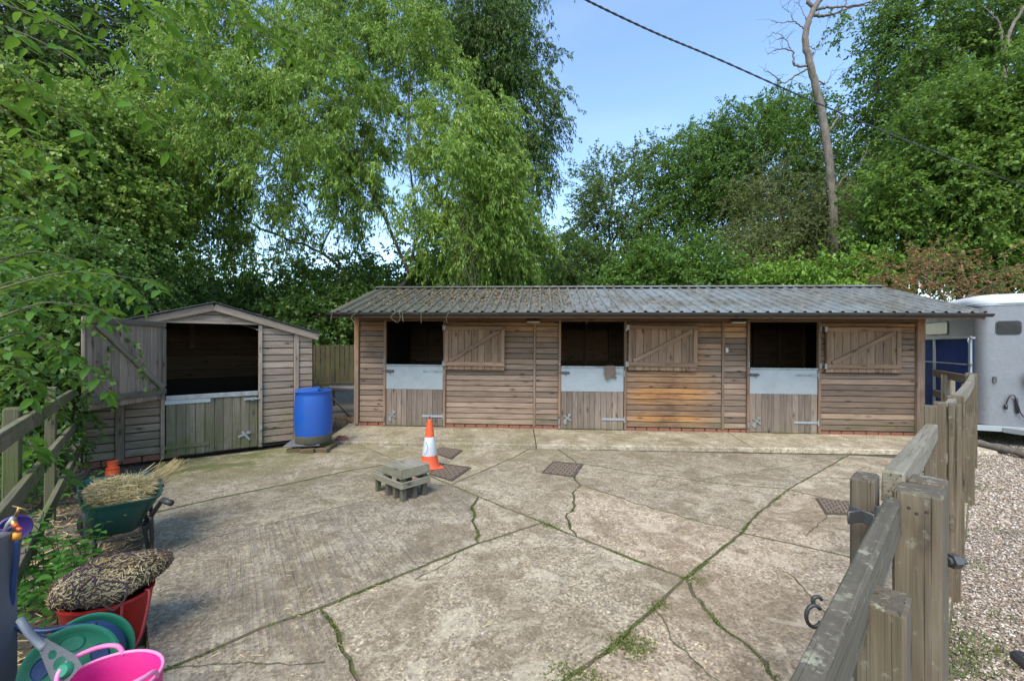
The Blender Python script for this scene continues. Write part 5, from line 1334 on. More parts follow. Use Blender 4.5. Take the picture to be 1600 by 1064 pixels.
# ================================================================== VEGETATION
def norm(a): return a / np.maximum(np.linalg.norm(a, axis=-1, keepdims=True), 1e-9)
def grow(rng, limbs, pts, wob=.10, r_tip=.006, expo=.45, r_base=.2, up_pen=.5):
    """limbs: list of polylines (first starts at the foot); pts: cluster centres. Returns nodes, parent, radius"""
    N = []; Pn = []
    def add(p, par): N.append(np.array(p, float)); Pn.append(par); return len(N) - 1
    for li, pl in enumerate(limbs):
        pl = [np.array(p, float) for p in spline(pl, 6)] if len(pl) > 2 else [np.array(p, float) for p in pl]
        if li == 0: cur = add(pl[0], -1)
        else:
            A = np.array(N); cur = int(np.argmin(np.linalg.norm(A - pl[0], axis=1)))
        for p in pl[1:]: cur = add(p + rng.normal(size=3) * .02, cur)
    base_n = len(N); A = np.zeros((base_n + len(pts) * 5 + 10, 3)); A[:base_n] = np.array(N); cnt = base_n
    root = A[:base_n]; d0 = np.array([np.min(np.linalg.norm(root - p, axis=1)) for p in pts]); dist = np.zeros(len(A))
    par = list(Pn)
    for idx in np.argsort(d0):
        c = pts[idx]; v = c - A[:cnt]; L = np.linalg.norm(v, axis=1)
        cost = L + up_pen * np.maximum(0, -v[:, 2]) + .22 * dist[:cnt]
        j = int(np.argmin(cost)); s = A[j]; ll = L[j]; k = max(2, min(4, int(ll / .35) + 1)); cur = j
        arch = np.array([0, 0, .12 * ll])
        for m in range(1, k + 1):
            t = m / k; p = s + (c - s) * t + arch * math.sin(PI * t) + (rng.normal(size=3) * wob * ll * math.sin(PI * t) if m < k else 0)
            A[cnt] = p; par.append(cur); dist[cnt] = dist[cur] + ll / k; cur = cnt; cnt += 1
    A = A[:cnt]; par = np.array(par); num = np.zeros(cnt); leaf = np.ones(cnt, bool); leaf[par[par >= 0]] = False; num[leaf] = 1
    for i in range(cnt - 1, 0, -1): num[par[i]] += num[i] if par[i] < i else 0
    rad = r_tip * num ** expo; rad *= 1.0; rad = np.minimum(rad, r_base)
    return A, par, rad
def tubes(A, par, rad, sides=(7, 3), thr=.025, cut=0):
    idx = np.where((par >= 0) & (rad >= cut))[0]; Vs, Fs, off = [], [], 0
    for big in (True, False):
        ii = idx[(rad[idx] > thr) == big]
        if len(ii) == 0: continue
        n = sides[0] if big else sides[1]; a = A[par[ii]]; b = A[ii]; r0 = np.minimum(rad[par[ii]], rad[ii] * 1.6); r1 = rad[ii]
        t = norm(b - a); ref = np.tile([.3, .9, .2], (len(ii), 1)); s = norm(np.cross(t, ref)); q = np.cross(t, s)
        an = np.arange(n) * 2 * PI / n; ring = np.cos(an)[None, :, None] * s[:, None] + np.sin(an)[None, :, None] * q[:, None]
        V = np.concatenate([a[:, None] + ring * r0[:, None, None], b[:, None] + t[:, None] * (r1 * .3)[:, None, None] + ring * r1[:, None, None]], 1).reshape(-1, 3)
        k = np.arange(n); f = np.stack([k, (k + 1) % n, n + (k + 1) % n, n + k], 1); Fc = (np.arange(len(ii))[:, None, None] * 2 * n + f[None]).reshape(-1, 4)
        Vs.append(V); Fs.append(Fc + off); off += len(V)
    return np.concatenate(Vs), np.concatenate(Fs)
def leaves(rng, p, a, L, Wd, up=.4, fold=.18):
    n = len(p); n0 = norm(rng.normal(size=(n, 3)) + (0, 0, up)); s = norm(np.cross(a, n0)); nn = np.cross(s, a)
    l = (L * rng.uniform(.65, 1.25, n))[:, None]; w = (Wd * rng.uniform(.7, 1.2, n))[:, None] * .5
    V = np.stack([p, p + a * l * .45 + s * w + nn * w * fold * 2, p + a * l - nn * l * .12, p + a * l * .45 - s * w + nn * w * fold * 2], 1).reshape(-1, 3)
    return V, np.arange(n)[:, None] * 4 + [0, 1, 2, 3], rng.random(n)
def ellpts(rng, ells, n, shell=.35, gap=.6):
    """cluster centres in picture-read ellipsoids (px,py,rx,ry,Y,rY[,weight])"""
    vol = np.array([e[2] * e[3] * (e[6] if len(e) > 6 else 1) for e in ells], float); cnt = (vol / vol.sum() * n).astype(int) + 1; out = []
    for e, k in zip(ells, cnt):
        C = np.array(P(e[0], e[1], e[4])); sc = np.array([e[2] * e[4] / F, e[5], e[3] * e[4] / F]); d = norm(rng.normal(size=(k, 3)))
        lum = 1 + .16 * np.sin(d[:, 0] * 5 + e[0]) * np.cos(d[:, 2] * 6 + e[1]) + .1 * rng.normal(size=k)
        r = rng.random(k) ** shell * lum; out.append(C + d * r[:, None] * sc)
    return np.concatenate(out)
def twigs(rng, C, ctr, nt, nl, tl, out=.5, droop=.6, jit=.25, curl=0, upb=0):
    n = len(C); c = np.repeat(C, nt, 0) + rng.normal(size=(n * nt, 3)) * jit; o = norm(c - ctr)
    d = norm(o * out + norm(rng.normal(size=c.shape)) + (0, 0, upb)); l = tl * rng.uniform(.6, 1.3, len(c))
    t = np.linspace(0, 1, nl + 1)[None, :, None]
    P_ = c[:, None] + d[:, None] * l[:, None, None] * t + np.array([0, 0, -1.0]) * droop * l[:, None, None] * t ** 2
    if curl:
        ph = rng.uniform(0, 6.28, (len(c), 1, 1)); s = norm(np.cross(d, rng.normal(size=d.shape)))[:, None]; q = norm(np.cross(d, s[:, 0]))[:, None]
        P_ = P_ + (s * np.sin(t * 11 + ph) + q * np.cos(t * 8 + ph * 1.7)) * curl * np.minimum(t * 2, 1)
    return P_
def twig_mesh(P_, r):
    m, k, _ = P_.shape; a = P_[:, :-1].reshape(-1, 3); b = P_[:, 1:].reshape(-1, 3); A = np.concatenate([a, b]); par = np.concatenate([np.full(len(a), -1), np.arange(len(a))]); rad = np.full(len(A), r)
    return tubes(A, par, rad, (3, 3), 1)
def tree(name, label, cat, ells, limbs, nclus, nt, nl, tl, LL, LW, leaf, bk='bark', seed=1, droop=.5, outw=.5, jit=.25, curl=0, leafdrop=.3, up=.4, group=None, r_tip=.006, r_base=.2, wob=.1, twigr=.003, twigfrac=.3, twigm='twig_dk', shell=.35, expo=.45, spread=.7, upb=0, per=2, base=None, cut=0, extra=None, crown='crown', stem='trunk'):
    rng = np.random.default_rng(seed); C = ellpts(rng, ells, nclus, shell); C = C[C[:, 2] > .15]
    fl = C.mean(0); A, par, rad = grow(rng, limbs, C, wob, r_tip, expo, r_base)
    b = limbs[0][0]; t = thing(name, label, cat, (b[0], b[1], 0), 0, group); o3 = np.array([b[0], b[1], 0])
    nb_ = len(limbs[0]); V, Fc = tubes(A, par, rad, (8, 3), .02, cut); ob(stem, npmesh(stem, V - o3, Fc, M[bk], None, True), t)
    T = twigs(rng, C, fl, nt, nl, tl, outw, droop, jit, curl, upb)
    k = rng.random(len(T)) < twigfrac; V, Fc = twig_mesh(T[k][:, ::max(1, nl // 5)], twigr)
    o = ob('twigs', npmesh('twigs', V - o3, Fc, M[twigm]), t); o['kind'] = 'stuff'
    tan = norm(T[:, 1:] - T[:, :-1]).reshape(-1, 3); p = T[:, 1:].reshape(-1, 3); p = np.repeat(p, per, 0); tan = np.repeat(tan, per, 0)
    p = p + rng.normal(size=p.shape) * LL * .18
    a = norm(tan * .6 + norm(rng.normal(size=p.shape)) * spread + (0, 0, -leafdrop)); V, Fc, r = leaves(rng, p, a, LL, LW, up)
    o = ob(crown, npmesh(crown, V - o3, Fc, M[leaf], r), t); o['kind'] = 'stuff'; STAT.append((name, len(Fc) * 2))
    return t
STAT = []
def L(*pts): return [tuple(P(*p)) for p in pts]
def foot(px, Y): x = (px - CX) / F * Y; return (x, Y, -.07)

# ---- curly willow behind the shed and stable (front, bright)
f = foot(622, 13.2)
tree('willow_tree', 'bright green curly willow with drooping branches left of the stable roof', 'tree',
     [(350, 110, 125, 130, 12.5, 2.2, .9), (300, 300, 90, 120, 11.5, 1.6), (440, 220, 150, 165, 12.2, 2.6), (560, 130, 130, 130, 13, 2.4, .9), (590, 260, 110, 90, 12.6, 2.0, .55), (725, 270, 95, 150, 11.2, 1.4, 1.3), (790, 360, 95, 85, 12.4, 1.6, 1.0), (400, 385, 110, 45, 12.8, 1.4, .22), (655, 70, 90, 90, 13.4, 2.0, .5), (470, 30, 150, 80, 12.8, 2.2, .8), (285, 210, 60, 60, 11.2, 1, .7)],
     [[f, tuple(P(618, 470, 13.2)), tuple(P(640, 430, 13.1)), tuple(P(655, 360, 12.9)), tuple(P(700, 300, 12.4)), tuple(P(725, 200, 12.0))],
      L((640, 430, 13.1), (600, 340, 13), (560, 250, 12.8), (520, 140, 12.6)), L((618, 460, 13.2), (560, 440, 13), (500, 395, 12.8), (440, 370, 12.5), (340, 330, 12)),
      L((655, 360, 12.9), (640, 250, 13), (640, 120, 13.2)), L((560, 250, 12.8), (470, 190, 12.6), (380, 110, 12.4)), L((500, 395, 12.8), (520, 330, 12.9), (455, 260, 12.6), (400, 220, 12.4)), L((700, 330, 12.6), (770, 350, 12.4), (820, 370, 12.4))],
     560, 15, 13, .46, .125, .036, 'l_willow', 'bark', 5, droop=.75, outw=.5, jit=.15, curl=.06, leafdrop=.7, up=.5, r_tip=.006, r_base=.19, twigr=.0035, twigfrac=.34, twigm='twig', shell=.33, spread=.5, per=2)
# hanging bare strands over the roof
bm = bmesh.new(); rr_ = random.Random(4)
for k in range(26):
    x = 733 + rr_.gauss(0, 13); y0 = 330 + rr_.uniform(-30, 60); L_ = rr_.uniform(70, 140); Y = 11.0 + rr_.uniform(-.6, .6); pts = []
    for j in range(12):
        t = j / 11; pts.append(P(x + 5 * math.sin(j * 1.3 + k) + rr_.uniform(-2, 2), min(y0 + L_ * t, 470), Y))
    addtube(bm, pts, .0065, 3, False)
wt = [o for o in bpy.data.objects if o.name == 'willow_tree'][0]
o = ob('hanging_strands', frombm('hanging_strands', bm, M['twig']), wt, (-f[0], -f[1], 0)); o['kind'] = 'stuff'
# ---- taller darker willow behind
f = foot(755, 16.5)
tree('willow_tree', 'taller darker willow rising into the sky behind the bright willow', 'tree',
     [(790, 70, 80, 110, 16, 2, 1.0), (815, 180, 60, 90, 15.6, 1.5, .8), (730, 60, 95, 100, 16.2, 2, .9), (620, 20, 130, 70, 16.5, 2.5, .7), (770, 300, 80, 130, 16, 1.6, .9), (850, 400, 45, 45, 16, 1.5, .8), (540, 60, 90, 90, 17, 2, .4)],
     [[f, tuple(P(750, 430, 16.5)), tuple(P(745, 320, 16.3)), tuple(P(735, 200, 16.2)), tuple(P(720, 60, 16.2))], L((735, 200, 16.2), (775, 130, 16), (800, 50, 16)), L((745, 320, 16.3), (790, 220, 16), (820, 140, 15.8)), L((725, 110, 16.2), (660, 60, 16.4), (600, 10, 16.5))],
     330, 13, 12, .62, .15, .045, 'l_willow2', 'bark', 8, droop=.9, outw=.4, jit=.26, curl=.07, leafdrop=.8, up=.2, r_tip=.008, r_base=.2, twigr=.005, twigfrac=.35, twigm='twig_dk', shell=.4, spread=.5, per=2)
# ---- dark trees behind on the left
f = foot(218, 19)
tree('dark_tree', 'dark leafy tree with a straight trunk at the upper left behind the hedge', 'tree',
     [(170, 50, 120, 90, 19, 3), (120, 150, 120, 80, 18, 2.5), (270, 60, 60, 90, 20, 2, .35), (40, 60, 90, 100, 18, 2.5), (200, 200, 50, 40, 19.5, 2, .3)],
     [[f, tuple(P(220, 330, 19)), tuple(P(217, 180, 19)), tuple(P(214, 20, 19)), tuple(P(212, -60, 19))]], 330, 10, 7, .9, .17, .10, 'l_dark', 'bark', 12, droop=.3, jit=.45, r_tip=.012, twigr=.006, up=.6)
f = foot(470, 15.5)
tree('ivy_tree', 'ivy covered dark tree in the shadow between shed and stables', 'tree',
     [(480, 470, 40, 50, 14.6, 1.2, 1), (400, 460, 60, 40, 15.5, 1.6, .3), (530, 450, 40, 45, 15.5, 1.4, .6), (590, 440, 50, 30, 16, 1.6, .4)],
     [[f, tuple(P(472, 500, 15.3)), tuple(P(468, 400, 15.2)), tuple(P(500, 330, 15))], L((472, 480, 15.3), (420, 400, 15.2), (370, 330, 15))], 140, 9, 6, .6, .13, .08, 'l_ash', 'bark', 13, droop=.4, jit=.35, r_tip=.011, twigr=.005)
f = foot(300, 14.5)
tree('slender_tree', 'thin dark stemmed tree behind the small shed roof', 'tree',
     [(300, 440, 60, 35, 14, 1.2, .5), (380, 470, 60, 25, 13, 1.0, .8), (260, 460, 40, 40, 11, 1.0, .8)],
     [[f, tuple(P(305, 480, 14.3)), tuple(P(318, 400, 14)), tuple(P(335, 330, 13.8))], L((305, 480, 14.3), (280, 420, 14), (275, 360, 13.8))], 110, 8, 7, .55, .13, .08, 'l_shade', 'bark', 14, r_tip=.012, r_base=.12)
# ---- climbing hedge on the left
f = foot(60, 8.2)
tree('overgrown_hedge', 'tall pale green overgrown hedge beyond the paddock fence on the left', 'hedge',
     [(60, 230, 110, 90, 8.6, 1.2, 1), (150, 250, 95, 80, 9.6, 1.2, 1), (120, 330, 120, 90, 8.8, 1.0, 1), (40, 330, 90, 100, 7.6, 1.0, .9), (210, 330, 50, 80, 10.2, 1.0, .8), (170, 190, 70, 50, 10.2, 1.2, .7), (0, 180, 70, 80, 7.8, 1.0, .6)],
     [[f, tuple(P(60, 480, 8.2)), tuple(P(70, 350, 8.3)), tuple(P(90, 250, 8.5))], L((60, 480, 8.2), (130, 400, 8.7), (190, 300, 9.6))], 720, 13, 7, .42, .085, .066, 'l_hedge', 'bark', 21, droop=.5, jit=.22, leafdrop=.35, up=.9, r_tip=.006, twigr=.003, shell=.3, spread=.6)
f = foot(90, 7.6)
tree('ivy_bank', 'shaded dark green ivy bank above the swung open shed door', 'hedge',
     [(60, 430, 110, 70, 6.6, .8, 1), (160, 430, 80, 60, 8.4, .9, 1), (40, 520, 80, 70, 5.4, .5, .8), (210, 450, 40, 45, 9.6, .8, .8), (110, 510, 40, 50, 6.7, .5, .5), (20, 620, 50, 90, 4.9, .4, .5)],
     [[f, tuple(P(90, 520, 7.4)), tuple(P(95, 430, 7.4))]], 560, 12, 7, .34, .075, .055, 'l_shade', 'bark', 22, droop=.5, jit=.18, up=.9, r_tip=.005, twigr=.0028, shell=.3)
# ---- right hand side, far to near
f = foot(948, 23)
tree('sparse_tree', 'thin sparse tree with open crown just right of the willow', 'tree',
     [(955, 300, 42, 60, 23, 1.6, 1), (920, 350, 30, 60, 23, 1.4, 1), (975, 380, 45, 60, 23, 1.6, 1), (1000, 260, 35, 50, 23.5, 1.5, .6)],
     [[f, tuple(P(950, 440, 23)), tuple(P(952, 360, 23)), tuple(P(960, 270, 23))], L((950, 420, 23), (925, 350, 23), (910, 310, 23)), L((952, 390, 23), (985, 320, 23.2), (1000, 250, 23.5))],
     130, 8, 7, .85, .16, .085, 'l_sparse', 'bark', 31, droop=.2, jit=.3, outw=.8, r_tip=.014, twigr=.007, twigfrac=.7, upb=.3, r_base=.16)
f = foot(1070, 22)
tree('ash_tree', 'mid green feathery ash tree rising behind the middle of the stable', 'tree',
     [(1060, 285, 55, 60, 22, 2, 1), (1040, 370, 55, 65, 22, 2, .8), (1105, 235, 50, 45, 22, 2, .9), (1120, 320, 55, 70, 21.5, 1.8, .8), (1020, 290, 30, 40, 22.5, 1.5, .4)],
     [[f, tuple(P(1075, 440, 22)), tuple(P(1070, 330, 22)), tuple(P(1080, 210, 22))], L((1070, 360, 22), (1030, 280, 22), (1010, 240, 22)), L((1070, 330, 22), (1110, 260, 22), (1120, 180, 22))],
     190, 11, 8, .8, .18, .07, 'l_ash', 'bark', 32, droop=.35, jit=.26, outw=.5, r_tip=.013, twigr=.006, up=.7)
f = foot(1190, 20)
tree('ash_tree', 'broad ash tree with soft green crown left of the bare leaning trunk', 'tree',
     [(1170, 225, 65, 55, 20, 2, 1), (1230, 235, 60, 70, 20.5, 2, 1), (1150, 290, 60, 60, 20, 1.8, .8), (1235, 172, 45, 28, 21, 1.6, .7), (1260, 300, 60, 70, 20.5, 2, .9)],
     [[f, tuple(P(1190, 440, 20)), tuple(P(1185, 330, 20)), tuple(P(1175, 200, 20))], L((1190, 400, 20), (1235, 300, 20.3), (1240, 190, 20.6))],
     210, 11, 8, .75, .17, .07, 'l_ash', 'bark', 33, droop=.35, jit=.24, outw=.5, r_tip=.013, twigr=.006, up=.7)
# bare leaning trunk
def bare(name, label, limbs, r0, r1, bk, seed, tw=60):
    rng = np.random.default_rng(seed); t = thing(name, label, 'tree', (limbs[0][0][0][0], limbs[0][0][0][1], 0)); o3 = Vector((limbs[0][0][0][0], limbs[0][0][0][1], 0))
    bm = bmesh.new()
    for pl, ra, rb in limbs:
        s = spline(pl, 8); addtube(bm, [Vector(p) - o3 + Vector(rng.normal(size=3) * .012) for p in s], ra, 9 if ra > .04 else 5, True, [ra + (rb - ra) * i / (len(s) - 1) for i in range(len(s))])
    for pl, ra, rb in limbs[1:]:
        s = spline(pl, 6)
        for k in range(max(3, len(s) // 3)):
            p = Vector(s[rng.integers(2, len(s))]) - o3; dd = Vector(rng.normal(size=3)); dd.y *= .4; dd.z += .3; dd.normalize(); q = [p]; Lt = rng.uniform(.25, .7)
            for m in range(5): dd = (dd + Vector(rng.normal(size=3)) * .35).normalized(); q.append(q[-1] + dd * Lt / 5)
            addtube(bm, q, .008, 3, False, [.009, .008, .007, .006, .005, .004])
    ob('trunk', frombm('trunk', bm, M[bk], True), t); return t
Yb = 15.5
bare('bare_tree', 'tall bare leaning trunk with dead curling top branches', [
    (L((1306, 600, Yb), (1304, 420, Yb), (1300, 300, Yb), (1285, 180, Yb), (1268, 110, Yb), (1258, 60, Yb), (1272, 14, Yb), (1300, -20, Yb)), .155, .085),
    (L((1272, 14, Yb), (1262, 0, Yb), (1272, -30, Yb)), .07, .05), (L((1270, 24, Yb), (1290, 25, Yb), (1310, 20, Yb + .3), (1330, 12, Yb + .5), (1355, 8, Yb + .6)), .055, .02), (L((1275, 16, Yb), (1295, 12, Yb), (1330, 10, Yb - .3), (1370, 2, Yb - .3)), .05, .02),
    (L((1261, 105, Yb), (1240, 100, Yb), (1238, 80, Yb), (1215, 78, Yb), (1200, 85, Yb)), .04, .01), (L((1263, 108, Yb), (1240, 120, Yb), (1225, 130, Yb), (1205, 115, Yb), (1195, 112, Yb)), .035, .01),
    (L((1258, 45, Yb), (1240, 34, Yb), (1222, 36, Yb), (1205, 32, Yb)), .025, .006), (L((1240, 85, Yb), (1225, 60, Yb), (1205, 50, Yb)), .02, .006), (L((1276, 125, Yb), (1292, 130, Yb), (1300, 110, Yb)), .03, .008), (L((1258, 70, Yb), (1275, 78, Yb), (1285, 76, Yb)), .015, .005),
    (L((1259, 30, Yb), (1250, 10, Yb), (1240, 2, Yb)), .015, .005), (L((1225, 60, Yb), (1215, 62, Yb), (1203, 70, Yb)), .012, .005), (L((1240, 34, Yb), (1235, 20, Yb), (1222, 12, Yb)), .012, .004), (L((1310, 20, Yb), (1322, 5, Yb), (1324, -10, Yb)), .03, .01),
    (L((1298, 240, Yb), (1272, 238, Yb), (1258, 244, Yb)), .02, .008), (L((1296, 205, Yb), (1312, 180, Yb), (1325, 165, Yb)), .04, .012), (L((1302, 300, Yb), (1325, 270, Yb), (1345, 255, Yb), (1360, 220, Yb)), .03, .008)], .2, .1, 'bark_grey', 2)
f = foot(1418, 19.5)
tree('tall_tree', 'tall leafy tree with dark trunk reaching the top right of the photo', 'tree',
     [(1400, 60, 75, 70, 19, 2, .9), (1500, 50, 90, 80, 19, 2.2, .8), (1370, 160, 60, 60, 19, 2, .7), (1450, 150, 80, 60, 19.5, 2, .8), (1380, 260, 60, 70, 19, 2, .9), (1590, 60, 60, 90, 18.5, 2, .7), (1460, 240, 70, 60, 19, 2, .7)],
     [[f, tuple(P(1412, 330, 19.5)), tuple(P(1418, 120, 19.5)), tuple(P(1422, -40, 19.5))], L((1412, 330, 19.5), (1440, 210, 19), (1500, 90, 18.8), (1570, 40, 18.6)), L((1412, 330, 19.5), (1380, 200, 19.2), (1370, 120, 19))],
     280, 11, 8, .75, .15, .09, 'l_beech', 'bark', 35, droop=.2, jit=.24, r_tip=.012, twigr=.006, up=1.2, shell=.45, expo=.48)
bare('bare_tree', 'pale forked dead branches at the far top right corner', [(L((1580, 600, 17), (1575, 300, 17), (1577, 180, 17), (1570, 130, 17), (1575, 60, 17), (1600, 10, 17)), .13, .05), (L((1573, 130, 17), (1566, 90, 17), (1562, 40, 17), (1535, 10, 17)), .06, .02)], .1, .05, 'bark_grey', 3)
f = foot(1500, 12.6)
tree('beech_tree', 'lush layered beech with bright leaf tiers above the horse trailer', 'tree',
     [(1560, 190, 110, 80, 12.5, 1.5, 1), (1500, 290, 120, 70, 12.8, 1.4, 1), (1590, 330, 100, 90, 12.2, 1.3, 1), (1430, 350, 80, 70, 13.2, 1.4, .9), (1540, 400, 130, 50, 12.4, 1.1, 1), (1640, 240, 90, 120, 12, 1.2, .8), (1430, 260, 50, 60, 14, 1.4, .5)],
     [[f, tuple(P(1500, 430, 12.8)), tuple(P(1520, 300, 12.8)), tuple(P(1560, 170, 12.7))], L((1500, 430, 12.8), (1440, 350, 13), (1410, 300, 13.2)), L((1510, 350, 12.8), (1600, 280, 12.4))],
     430, 13, 9, .62, .125, .078, 'l_beech', 'bark', 36, droop=.12, jit=.17, r_tip=.008, twigr=.004, up=2.2, outw=.6, shell=.33)
f = foot(1210, 17)
tree('hawthorn_bush', 'olive twiggy hawthorn bush behind the right half of the stable roof', 'bush',
     [(1215, 380, 90, 60, 17, 1.6, 1), (1280, 340, 70, 60, 17, 1.6, .9), (1160, 420, 60, 40, 16.5, 1.4, .9), (1190, 300, 50, 50, 17.5, 1.4, .4), (1320, 420, 70, 50, 16, 1.4, .9)],
     [[f, tuple(P(1210, 460, 17)), tuple(P(1215, 390, 17)), tuple(P(1220, 320, 17))], L((1210, 450, 17), (1270, 390, 17), (1290, 320, 17)), L((1210, 460, 17), (1170, 420, 16.8))],
     330, 12, 9, .75, .085, .055, 'l_olive', 'bark_grey', 37, droop=.5, jit=.35, curl=.03, r_tip=.010, twigr=.006, twigfrac=.85, twigm='twig', shell=.5)
fl_ = [('elder_bush', 'low bright shrub tops peeping above the ridge beside the bare trunk', [(1270, 442, 60, 22, 13.6, .8), (1200, 445, 40, 22, 13.8, .8), (1350, 436, 50, 30, 13.2, .8)], 1270, 13.4, 'l_elder', 120, 41, .14, .075),
       ('elder_bush', 'round mid green shrub above the ridge below the ash trees', [(1040, 425, 70, 45, 16, 1.4), (1110, 440, 50, 26, 15, 1.2), (985, 445, 40, 22, 16, 1.2)], 1040, 16, 'l_ash', 190, 42, .15, .09),
       ('elder_bush', 'pale leafy shrub in the low gap between willow and sparse tree', [(905, 420, 50, 45, 20, 1.8), (860, 440, 50, 30, 18, 1.6), (950, 445, 40, 25, 20, 1.6)], 900, 19, 'l_sparse', 130, 43, .17, .10),
       ('elder_bush', 'shadowy green shrub behind the roof under the willow branches', [(690, 430, 70, 35, 17, 1.6), (790, 440, 60, 35, 18, 1.6), (590, 460, 40, 20, 15, 1.4)], 690, 17, 'l_ash', 150, 44, .15, .09),
       ('laurel_bush', 'dark glossy shrub in the gap beside the board fence', [(520, 500, 60, 45, 12.4, .8), (450, 500, 60, 30, 12.8, .8), (555, 470, 40, 50, 13, .8)], 520, 12.4, 'l_shade', 150, 45, .11, .075)]
for nm, lb, el, px, Y, mt_, nc, sd2, ll, lw in fl_:
    tree(nm, lb, 'bush', el, [[foot(px, Y), tuple(P(px, 500, Y)), tuple(P(px + 8, 440, Y))]], nc, 9, 7, .55, ll, lw, mt_, 'bark', sd2, droop=.3, jit=.28, up=1.3, r_tip=.009, twigr=.004)
f = foot(1480, 11)
tree('russet_shrub', 'straggly shrub with russet leaves just above the trailer roof', 'bush',
     [(1440, 425, 60, 28, 11, .6, 1), (1520, 440, 80, 20, 10.8, .5, 1), (1400, 450, 50, 20, 11, .5, .6)], [[f, tuple(P(1480, 480, 11)), tuple(P(1440, 430, 11))], L((1480, 480, 11), (1560, 440, 10.8))], 34, 7, 6, .55, .075, .04, 'l_red', 'redtwig', 38, droop=.2, jit=.22, r_tip=.009, twigr=.0055, twigfrac=1, twigm='redtwig', upb=.4)
# a fuller wood further off, one mass
rng = np.random.default_rng(77)
C = np.concatenate([ellpts(rng, [(1370, 290, 90, 110, 27, 3), (1500, 250, 170, 220, 28, 3), (1640, 250, 160, 300, 26, 3)], 260, .5), ellpts(rng, [(20, 180, 110, 180, 24, 3), (1250, 400, 80, 60, 28, 2)], 170, .5)])
T = twigs(rng, C, C.mean(0), 12, 6, 1.5, .3, .3, .7); p = np.repeat(T[:, 1:].reshape(-1, 3), 2, 0); p += rng.normal(size=p.shape) * .1; a = norm(rng.normal(size=p.shape)); V, Fc, r = leaves(rng, p, a, .26, .18, .6); STAT.append(('wood', len(Fc) * 2))
meta(ob('far_wood', npmesh('far_wood', V, Fc, M['l_dark'], r)), 'dark mass of woodland foliage behind the nearer trees', 'woodland', kind='stuff')

# ---- near leaves: shrub leaning in from the left, overhanging branch, nettles
def bigleaf(name, Lf, Wf, mat, n=5, serr=0):
    bm = bmesh.new(); rows = []
    for i in range(n + 1):
        t = i / n; w = Wf / 2 * math.sin(PI * min(.02 + t ** .8 * .98, 1)) ** .8 if 0 < i < n else .0006; x = Lf * t; z = -.18 * Lf * t * t
        if serr and 0 < i < n: w *= 1 + serr * (1 if i % 2 else -1)
        rows.append((bm.verts.new((x, w, z + w * .28)), bm.verts.new((x, 0, z)), bm.verts.new((x, -w, z + w * .28))))
    for a, b in zip(rows, rows[1:]):
        bm.faces.new((a[0], b[0], b[1], a[1])); bm.faces.new((a[1], b[1], b[2], a[2]))
    bmesh.ops.recalc_face_normals(bm, faces=bm.faces)
    for f_ in bm.faces:
        if f_.normal.z < 0: f_.normal_flip()
    me = frombm(name, bm, mat, True); at = me.attributes.new('rnd', 'FLOAT', 'FACE'); at.data.foreach_set('value', [random.uniform(.0, 1.0)] * len(me.polygons)); return me
def merged(name, items, variants, par, mat):
    vs_, fs, rs, off = [], [], [], 0
    for mi, Mx in items:
        me = variants[mi]; co = np.empty(len(me.vertices) * 3, np.float32); me.vertices.foreach_get('co', co); co = co.reshape(-1, 3); Mn = np.array(Mx)
        vs_.append(co @ Mn[:3, :3].T + Mn[:3, 3]); fc = np.array([list(p_.vertices) for p_ in me.polygons]); fs.append(fc + off); rs.append(np.full(len(fc), random.random())); off += len(co)
    o = ob(name, npmesh(name, np.concatenate(vs_), np.concatenate(fs), mat, np.concatenate(rs), True), par); o['kind'] = 'stuff'; return o
